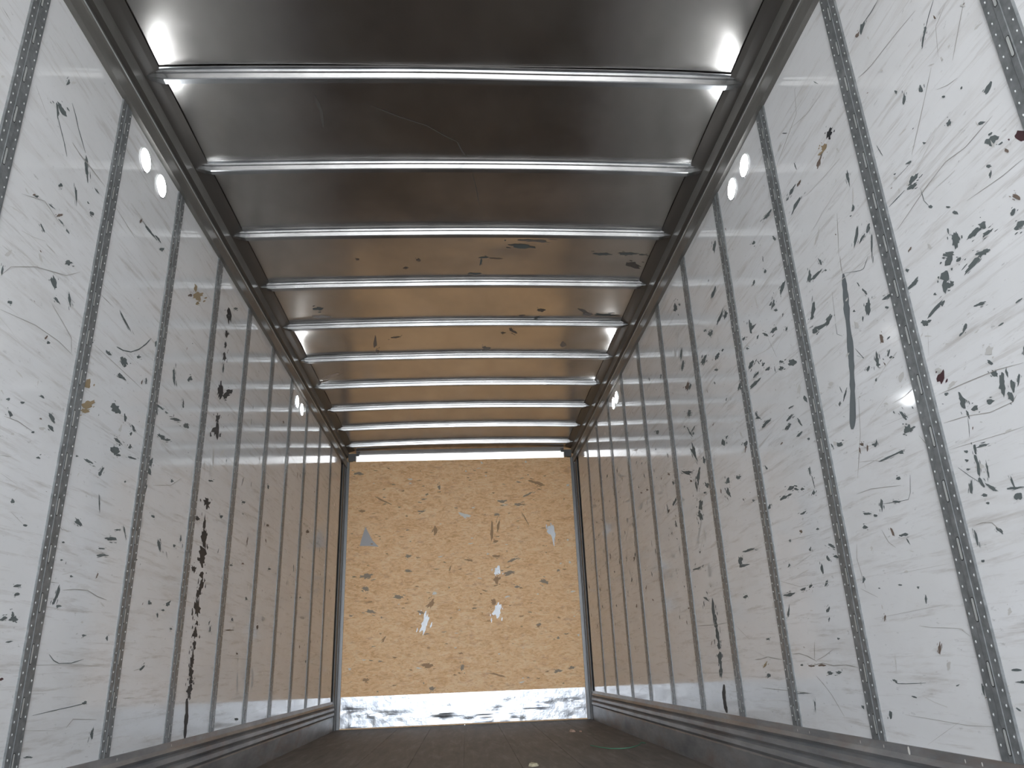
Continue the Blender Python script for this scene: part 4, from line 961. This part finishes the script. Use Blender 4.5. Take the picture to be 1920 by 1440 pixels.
# floor of long planks
bm = bmesh.new(); np_ = 8; pw = 2*(WX+.012)/np_
for i in range(np_):
    x0 = -(WX+.012)+i*pw; box(bm, x0+.0012, x0+pw-.0012, Y0, D+.02, -.045, 0)
box(bm, -(WX+.012), WX+.012, Y0, D+.02, -.05, -.008)
structure(obj('floor', bm, M['floor']))

# crowned roof sheet, slightly quilted between the bows and dented near the rails
bm = bmesh.new(); NX, NY = 90, 300; grid = []
dents = [(-1.06, B0+4.62*S, .13, .17, .011), (1.05, B0+4.60*S, .15, .16, .010), (-.82, B0-.12, .50, .17, .0045), (.82, B0-.12, .50, .17, .0045), (-1.0, B0-.14, .10, .12, .0018), (1.0, B0-.14, .10, .12, .0018),
         (-1.02, B0+.20, .16, .13, .003), (1.02, B0+.20, .16, .13, .003), (.35, B0+2.25*S, .2, .12, .004), (-.75, B0+3.5*S, .2, .12, .004), (.6, B0+5.7*S, .16, .1, .004)]
for i in range(NX+1):
    x = -WX-.01+(2*WX+.02)*i/NX; row = []
    for j in range(NY+1):
        y = Y0+(D+.02-Y0)*j/NY
        t = (y-B0)/S; q = math.cos(2*math.pi*t)
        z = roofz(x)+.0018*(1-q)*(.6+.4*math.sin(y*1.7+x*2))+.0007*math.sin(5*x+3.1*y)*math.sin(4.3*y-1.7*x)
        for dx, dy, rx, ry, h in dents:
            e = ((x-dx)/rx)**2+((y-dy)/ry)**2
            if e < 6: z += h*math.exp(-e)
        row.append(bm.verts.new((x, y, z)))
    grid.append(row)
for i in range(NX):
    for j in range(NY): bm.faces.new((grid[i][j], grid[i][j+1], grid[i+1][j+1], grid[i+1][j]))
top = [[bm.verts.new((v.co.x, v.co.y, 2.925)) for v in (r[0], r[-1])] for r in (grid[0], grid[-1])]
bm.faces.new((top[0][0], top[0][1], top[1][1], top[1][0]))
rb = random.Random(6)
to_roof = lambda x, y, off: Vector((x, y, roofz(x)-off*.6-.0004+.0018*(1-math.cos(2*math.pi*(y-B0)/S))*(.6+.4*math.sin(y*1.7+x*2))+.0007*math.sin(5*x+3.1*y)*math.sin(4.3*y-1.7*x)+sum(h*math.exp(-(((x-dx)/rx)**2+((y-dy)/ry)**2)) for dx, dy, rx, ry, h in dents)))
for t in MARKS:
    if t[0] == 'C': blob(bm, t[2:4], t[4:6], t[6:8], to_roof, 1+ROOFC.get(t[1], CODE['S' if t[1]=='s' else t[1]]), rb)
for t in LINES:
    if t[0] == 'C': stroke(bm, t[2], to_roof, 1+ROOFC.get(t[1], CODE[t[1]]), rb)
ceil = obj('ceiling', bm, [M['roof']]+[M[k] for k in MARKKEYS], smooth=True)
structure(ceil)

# front wall of plywood with torn metal patches
bm = bmesh.new(); box(bm, -WX-.01, WX+.01, D, D+.04, 0, 2.92)
rb = random.Random(9); to_front = lambda x, z, off: Vector((x, D-off, z))
for t in MARKS:
    if t[0] == 'F': blob(bm, t[2:4], t[4:6], t[6:8], to_front, 1+WOOD.get(t[1], CODE['S' if t[1]=='s' else t[1]]), rb, .4)
vv = [bm.verts.new((x, D-.0006, z)) for x, z in TRI]; bm.faces.new(vv).material_index = 1+CODE['x']
for k in range(170):
    x = rb.uniform(-1.2, 1.2); z = rb.uniform(.34, 2.7); a = rb.uniform(.006, .03); w = rb.uniform(.003, .008)
    blob(bm, (x, z), (a, rb.uniform(-.2,.2)*a), (0, w), to_front, 1+rb.choice([11,11,11,10,3,9]), rb)
structure(obj('wall_front', bm, [M['ply']]+[M[k] for k in MARKKEYS]), 'chipped tan plywood front wall at the far end with bare metal patches')

# dented bright kick plate at the foot of the front wall
bm = bmesh.new(); nx, nz = 160, 22; rk = random.Random(3)
dn = [(rk.uniform(-1.24, 1.24), rk.uniform(.02, .2)**1.0, rk.uniform(.02, .10), rk.uniform(.01, .035), rk.uniform(-.006, .006)) for _ in range(70)]
gr = []
for i in range(nx+1):
    x = -1.241+2.482*i/nx; col = []
    for j in range(nz+1):
        z = .012+(.300-.012)*j/nz; d = 0
        for cx_, cz_, rx, rz, h in dn: 
            e = ((x-cx_)/rx)**2+((z-cz_)/rz)**2
            if e < 8: d += h*math.exp(-e)
        edge = min(1, (nz-j)/3)
        col.append(bm.verts.new((x, D-.020+.008*(z/.3)+d*edge, z)))
    gr.append(col)
for i in range(nx):
    for j in range(nz): bm.faces.new((gr[i][j], gr[i+1][j], gr[i+1][j+1], gr[i][j+1]))
bk = [bm.verts.new(p) for p in ((-1.241, D-.0005, .012), (1.241, D-.0005, .012), (1.241, D-.0005, .3), (-1.241, D-.0005, .3))]
bm.faces.new(bk[::-1]); bm.faces.new([gr[i][nz] for i in range(nx+1)]+[bk[2], bk[3]])
bm.faces.new([gr[0][j] for j in range(nz+1)]+[bk[3], bk[0]])
structure(obj('baseboard_front', bm, M['alu'], smooth=False), 'dented bright aluminium kick plate under the plywood front wall')

# header: bright strip and stepped angle up to the roof
bm = bmesh.new()
extrude_profile(bm, [(D-.0005, 2.742), (D-.006, 2.742), (D-.023, 2.816), (D-.008, 2.820), (D-.008, 2.830), (D-.016, 2.834), (D-.034, 2.862), (D-.026, 2.866), (D-.026, 2.8665), (D-.0005, 2.8665)],
    [lambda p, x=x: Vector((x, p[0], p[1])) for x in (-1.175, 1.175)])
structure(obj('trim_1', bm, M['header']), 'bright metal header strip above the plywood front wall')

# upper side rails
RP = [(.0001,RAILZ), (.022,RAILZ), (.0225,2.728), (.028,2.733), (.028,2.742), (.014,2.748), (.012,2.782), (.028,2.788), (.032,2.846), (.075,2.858), (.098,2.8665), (.0001,2.8665)]
for k, (s, nm) in enumerate(((-1, 'left'), (1, 'right'))):
    bm = bmesh.new()
    extrude_profile(bm, RP, [lambda p, y=y: Vector((s*(WX-p[0]), y, p[1])) for y in (Y0, D-.022)])
    for f in bm.faces:
        c = f.calc_center_median(); d_ = WX-abs(c.x)
        if f.calc_area() < .01: continue
        if c.z > 2.846: f.material_index = 1
        elif 2.733 <= c.z <= 2.742 and d_ > .02: f.material_index = 2  # highlight along the rail lip, painted in as a brighter metal
        elif 2.742 < c.z < 2.786: f.material_index = 1
    structure(obj('trim_%d' % (k+2), bm, [M['rail'], M['cove'], M['slot']]), 'long dull metal top rail between the %s wall panels and the roof' % nm)
# ribbed scuff bands
BP = [(.0001,.0005), (.010,.0005), (.013,.125), (.008,.132), (.024,.148), (.022,.168), (.007,.176), (.023,.190), (.021,.210), (.006,.218), (.020,.232), (.007,.246), (.005,BANDZ), (.0001,BANDZ)]
for s, nm in ((-1, 'left'), (1, 'right')):
    bm = bmesh.new()
    extrude_profile(bm, BP, [lambda p, y=y: Vector((s*(WX-p[0]), y, p[1])) for y in (Y0, D-.212)])
    # small pale fasteners and slots along the top edge
    r_ = random.Random(11+s)
    for y in ([1.99, 2.05, 2.31, 2.47, 2.62, 2.99, 3.10] if s > 0 else [2.72, 3.2, 3.75]):
        y += r_.uniform(-.02, .02)
        n = 10; c = Vector((s*(WX-.0075), y, .256)); rr = .012 if abs(y-2.3) < .06 else .005
        f = bm.faces.new([bm.verts.new(c+Vector((0, .5*rr*math.cos(2*math.pi*i/n), rr*math.sin(2*math.pi*i/n)))) for i in range(n)]); f.material_index = 1
    structure(obj('baseboard_'+nm, bm, [M['band'], M['pale']]), 'ribbed worn steel scuff band along the foot of the %s wall' % nm)
# corner posts: leg on the side wall, lip on the front wall
for s, nm in ((-1, 'left'), (1, 'right')):
    t = bpy.data.objects.new('corner_post', None); C.objects.link(t); t.location = (s*WX, D, 0)
    tag(t, 'dark steel corner post standing between the %s wall and the plywood' % nm, 'post', 'corner posts of the front wall')
    X = lambda a, b: (min(s*a, s*b)-s*WX, max(s*a, s*b)-s*WX)
    bm = bmesh.new(); box(bm, *X(WX-.0005, WX-.008), -.21, -.0005, .0005, 2.664)
    box(bm, *X(WX-.008, WX-.018), -.10, -.055, .0005, 2.664)
    o = obj('side_leg', bm, M['steel'], t)
    bm = bmesh.new(); box(bm, *X(WX-.0085, WX-.046), -.020, -.0005, .0005, 2.74)
    o = obj('front_leg', bm, M['steel_lip'], t)
    bm = bmesh.new(); box(bm, *X(WX-.035, WX-.115), -.055, -.0305 if False else -.035, 2.742, 2.80)
    box(bm, *X(WX-.035, WX-.150), -.055, -.035, 2.80, 2.822)
    box(bm, *X(WX-.035, WX-.080), -.036, -.0005, 2.744, 2.82)
    t2 = obj('corner_bracket', bm, M['steel'], t)

# ------------------------------------------------------------------ wall panels
ORD = {1:'first', 2:'second', 3:'third', 4:'fourth', 5:'fifth', 6:'sixth', 7:'seventh', 8:'eighth', 9:'ninth', 10:'tenth', 11:'eleventh', 12:'twelfth', 13:'thirteenth', 14:'fourteenth', 15:'fifteenth', 16:'sixteenth', 17:'seventeenth'}
PL = {(1,-1):'white scuffed panel cut off by the right edge of the picture, with ragged tears',
      (1,0):'white right wall panel with a long grey vertical strip and diagonal scrapes',
      (1,1):'white right wall panel with a star-shaped crack low down and an ochre tear high up',
      (1,2):'white right wall panel holding the nearest pair of round lights',
      (1,3):'white right wall panel with a black vertical smear ending above the scuff band',
      (-1,-1):'white panel cut off by the left edge of the picture, left of every post',
      (-1,0):'white left wall panel with ringed scrapes near its top, left of the lights',
      (-1,1):'white left wall panel holding the nearest pair of round lights',
      (-1,2):'white left wall panel with an ochre glue stain near its top rail',
      (-1,3):'narrow white left wall panel with a broken black vertical line top to bottom',
      (-1,6):'warm white left wall panel beneath the far pair of round lights',
      (1,6):'warm white right wall panel beneath the far pair of round lights'}
def panel(s, i):
    ya = P0+S*i; yb = ya+S; ya = max(ya, Y0+.001); yb = min(yb, D-.001)
    bm = bmesh.new(); x0, x1 = sorted((s*WX, s*(WX+.0115))); box(bm, x0, x1, ya+.001, yb-.001, .002, 2.865)
    to3 = lambda y, z, off: Vector((s*(WX-off), y, z))
    rn = random.Random(1000+i*7+s)
    key = 'R' if s > 0 else 'L'
    for t in MARKS:
        if t[0] == key and ya <= t[2] < yb:
            wd = 1.6 if t[1] == 'k' else 1.0
            blob(bm, t[2:4], t[4:6], [v*wd for v in t[6:8]], to3, 1+CODE[t[1]], rn, .45 if t[1] == 'k' else .32)
    for t in LINES:
        if t[0] == key and ya <= sum(p[0] for p in t[2])/len(t[2]) < yb: stroke(bm, t[2], to3, 1+(13 if t[1] == 'g' else CODE[t[1]]), rn)
    # small wear everywhere
    n = (38 if s > 0 else 16) if i < 3 else (90 if s > 0 else 36)
    if i < -1: n = 25
    for k in range(n):
        z = rn.triangular(.35, 2.5, 1.4); y = rn.uniform(ya+.05, yb-.05)
        a = .004+.016*rn.random()**2.2*(1.6 if i > 3 else 1); w = a*rn.uniform(.18, .6); an = rn.choice([rn.uniform(-.4,.4), rn.uniform(.9,1.6), rn.uniform(0,3.14)])
        blob(bm, (y, z), (a*math.cos(an), a*math.sin(an)), (-w*math.sin(an), w*math.cos(an)), to3, 1+rn.choice([0,0,5,5,5,2]), rn)
    for k in range(10 if s > 0 else 5):
        z = rn.uniform(.35, 2.5); y = rn.uniform(ya+.04, yb-.3); L = rn.uniform(.08, .26); dz = rn.uniform(-.05, .05)
        w = rn.uniform(.0006, .0014)
        stroke(bm, [(y, z, 0, w), (y+L*.5, z+dz*.4, 0, w), (y+L, z+dz, 0, w*.6)], to3, 1+5, rn)
    o = obj('liner_panel', bm, [M['panel']]+[M[k] for k in MARKKEYS])
    side_ = 'right' if s > 0 else 'left'; nth = 10-i   # 1 = touching the plywood corner
    lab = PL.get((s, i)) or ('white glossy panel on the %s wall, %s' % (side_, 'touching the corner post by the plywood' if nth == 1 else '%s panel back from the plywood' % ORD[nth]))
    tag(o, lab, 'wall panel', 'white panels lining the %s wall' % side_)
for s in (-1, 1):
    for i in range(-7, 10): panel(s, i)

# ------------------------------------------------------------------ slotted posts
def post_mesh(s):
    bm = bmesh.new(); hw = .042; x0 = WX-.0005; xf = WX-.0052
    def P(d, y, z): return bm.verts.new((s*d, y, z))
    prof = [(x0,-hw), (xf+.003,-hw), (xf,-hw+.004), (xf,-.010), (xf-.0012,-.008), (xf-.0012,.008), (xf,.010), (xf,hw-.004), (xf+.003,hw), (x0,hw)]
    za, zb = BANDZ+.0005, RAILZ-.0005
    a = [P(d, y, za) for d, y in prof]; b = [P(d, y, zb) for d, y in prof]
    for k in range(len(prof)): bm.faces.new((a[k], a[(k+1)%len(prof)], b[(k+1)%len(prof)], b[k]))
    bm.faces.new(a); bm.faces.new(b[::-1]); bmesh.ops.recalc_face_normals(bm, faces=bm.faces)
    z = .315; k = 0
    while z < 2.62:   # long slots, 150 mm apart: dark opening with a bright rolled edge
        for (w, h, dd, mi) in ((.0062, .0300, .0014, 2), (.0044, .0275, .0018, 1)):
            c = [P(xf-dd, w*math.copysign(1,c_)*(.6 if abs(s_)>.99 else 1), z+h*s_) for c_, s_ in ((1,-.85),(.99,-1),(-.99,-1),(-1,-.85),(-1,.85),(-.99,1),(.99,1),(1,.85))]
            bm.faces.new(c).material_index = mi
        z += .1495
    z = .295
    while z < 2.65:   # two rows of small rivets, staggered
        for yy, dz in ((-.0275, 0), (.0275, .011)):
            cc_ = Vector((s*xf, yy, z+dz)); n = 6; r = .0034
            ring = [bm.verts.new(cc_+Vector((0, r*.8*math.cos(2*math.pi*q/n), r*1.25*math.sin(2*math.pi*q/n)))) for q in range(n)]
            tip = bm.verts.new(cc_+Vector((-s*.0022, 0, 0)))
            for q in range(n): bm.faces.new((ring[q], ring[(q+1)%n], tip)).material_index = 3
        z += .0333
    bmesh.ops.recalc_face_normals(bm, faces=[f for f in bm.faces if f.material_index != 0])
    return bm
for s in (-1, 1):
    src = None; side_ = 'right' if s > 0 else 'left'
    for i in range(-6, 10):
        if src is None: o = src = obj('slotted_wall_post', post_mesh(s), [M['post'], M['slot'], M['hole_dark'], M['rivet']])
        else: o = src.copy(); C.objects.link(o)
        o.location = (0, P0+S*i, 0); nth = 10-i
        if (s, i) == (1, -1): lab = 'broad grey slotted post crossing the top right corner of the picture'
        elif (s, i) == (1, 0): lab = 'wide grey slotted post on the right wall reaching the bottom right corner'
        elif (s, i) == (-1, 0): lab = 'grey slotted post crossing the top left corner of the picture'
        elif nth == 1: lab = 'thin grey slotted post on the %s wall, nearest the plywood front wall' % side_
        else: lab = 'grey slotted post on the %s wall, %s from the plywood front wall' % (side_, ORD[nth])
        tag(o, lab, 'post', 'slotted posts on the %s wall' % side_)

# ------------------------------------------------------------------ roof bows
def bow_mesh(seed):
    bm = bmesh.new(); rn = random.Random(seed)
    prof = [(-.036,.0002), (-.036,.003), (-.022,.004), (-.020,.014), (-.014,.017), (-.0105,.037), (-.007,.0405), (.018,.0415), (.024,.036), (.034,.004), (.048,.003), (.048,.0002)]
    xs = [-1.262, -1.255, -1.24, -1.21, -1.18]+[-1.15+.1*k for k in range(24)]+[1.18, 1.21, 1.24, 1.255, 1.262]
    st = []
    wob = [rn.uniform(-1, 1) for _ in range(6)]
    for x in xs:
        e = (1.262-abs(x)); k = min(1, .25+.75*math.sqrt(max(0, e)/.085)) if e < .085 else 1
        wk = min(1, .35+.65*math.sqrt(max(0, e)/.05)) if e < .05 else 1
        dy = sum(w*math.sin((j+1)*1.1*x+j) for j, w in enumerate(wob))*.0012
        st.append(lambda p, x=x, k=k, wk=wk, dy=dy: Vector((x, p[0]*wk+dy, roofz(x)-p[1]*k-.0012)))
    extrude_profile(bm, prof, st)
    return bm
for k in range(-7, 10):
    o = obj('roof_bow', bow_mesh(50+k), M['bow'], loc=(0, B0+S*k, 0)); nth = 10-k
    if k == 0: lab = 'nearest and widest grey metal bow crossing the roof near the top of the picture'
    elif nth == 1: lab = 'thin bright metal bow across the roof directly above the plywood header strip'
    elif k < 0: lab = 'metal bow across the roof near the open rear end, %s from the plywood' % ORD[nth]
    else: lab = 'bright metal bow across the roof, %s counting from the plywood front wall' % ORD[nth]
    tag(o, lab, 'roof bow', 'metal bows across the roof')

# ------------------------------------------------------------------ round lights
def round_light(s, y, z, label):
    t = bpy.data.objects.new('round_light', None); C.objects.link(t); t.location = (s*WX, y, z)
    tag(t, label, 'light', 'round white lights high on the walls')
    n = 40
    bm = bmesh.new()
    extrude_profile(bm, [(.0475, .0005), (.052, .0005), (.0525, .004), (.0505, .0065), (.048, .0065)],
        [lambda p, a=a: Vector((-s*p[1], p[0]*math.cos(a), p[0]*math.sin(a))) for a in [2*math.pi*q/n for q in range(n+1)]])
    bmesh.ops.remove_doubles(bm, verts=bm.verts, dist=1e-5)
    obj('rim', bm, M['lamp_rim'], t, smooth=True)
    bm = bmesh.new(); rings = []
    for r, h in ((.048, .001), (.048, .006), (.040, .0085), (.025, .0105), (.010, .0115)):
        rings.append([bm.verts.new((-s*h, r*math.cos(2*math.pi*q/n), r*math.sin(2*math.pi*q/n))) for q in range(n)])
    for a, b in zip(rings, rings[1:]):
        for q in range(n): bm.faces.new((a[q], a[(q+1)%n], b[(q+1)%n], b[q]))
    bm.faces.new(rings[-1]); bmesh.ops.recalc_face_normals(bm, faces=bm.faces)
    obj('lens', bm, M['lens'], t, smooth=True)
for s, side_, ys, yf in ((-1, 'left', (2.693, 2.868), (5.725, 5.905)), (1, 'right', (2.711, 2.880), (5.745, 5.880))):
    round_light(s, ys[0], 2.566, 'glowing round white light high on the %s wall, upper of the near pair' % side_)
    round_light(s, ys[1], 2.562, 'glowing round white light high on the %s wall, lower of the near pair' % side_)
    round_light(s, yf[0], 2.560, 'small glowing white light high on the far %s wall, upper of the far pair' % side_)
    round_light(s, yf[1], 2.556, 'small glowing white light high on the far %s wall, lower of the far pair' % side_)

# ------------------------------------------------------------------ debris on the floor
def chip(x, y, a, b, h, m_, label, cat='debris'):
    bm = bmesh.new(); rn = random.Random(int(x*1000)); n = 9
    lo = [bm.verts.new((a*math.cos(6.283*q/n)*rn.uniform(.75,1.1), b*math.sin(6.283*q/n)*rn.uniform(.75,1.1), 0)) for q in range(n)]
    hi = [bm.verts.new((v.co.x*rn.uniform(.6,.85), v.co.y*rn.uniform(.6,.85), h*rn.uniform(.7,1.1))) for v in lo]
    for q in range(n): bm.faces.new((lo[q], lo[(q+1)%n], hi[(q+1)%n], hi[q]))
    bm.faces.new(lo[::-1]); bm.faces.new(hi); bmesh.ops.recalc_face_normals(bm, faces=bm.faces)
    tag(obj('wood_chip', bm, M[m_], loc=(x, y, .0003)), label, cat)
chip(.899, 6.86, .026, .09, .016, 'chip', 'pinkish chip lying on the dark floor near the right front corner')
chip(.962, 6.80, .012, .04, .008, 'chip', 'tiny brown crumb beside the pinkish chip on the floor')
chip(.392, 4.70, .032, .07, .014, 'chip2', 'cream chip on the dark floor at the bottom edge of the picture')
cu = bpy.data.curves.new('green_string', 'CURVE'); cu.dimensions = '3D'; cu.bevel_depth = .003; cu.bevel_resolution = 2
sp_ = cu.splines.new('POLY'); pts = [(.86,5.62), (.90,5.47), (.95,5.36), (1.02,5.33), (1.08,5.36), (1.12,5.42), (1.17,5.50), (1.205,5.62), (1.222,5.66), (1.235,5.60)]
sp_.points.add(len(pts)-1)
for q, (x, y) in enumerate(pts): sp_.points[q].co = (x, y, .0034, 1)
cu.materials.append(M['green'])
st_ = bpy.data.objects.new('green_string', cu); C.objects.link(st_)
dg = bpy.context.evaluated_depsgraph_get(); me = bpy.data.meshes.new_from_object(st_.evaluated_get(dg))
bpy.data.objects.remove(st_); st_ = bpy.data.objects.new('green_string', me); C.objects.link(st_)
tag(st_, 'thin green string curled on the dark floor beside the right scuff band', 'string')

# ------------------------------------------------------------------ yard outside the open rear end
bm = bmesh.new(); box(bm, -40, 40, -60, 30, -1.35, -1.30)
g_ = obj('ground', bm, M['ground']); g_['kind'] = 'structure'
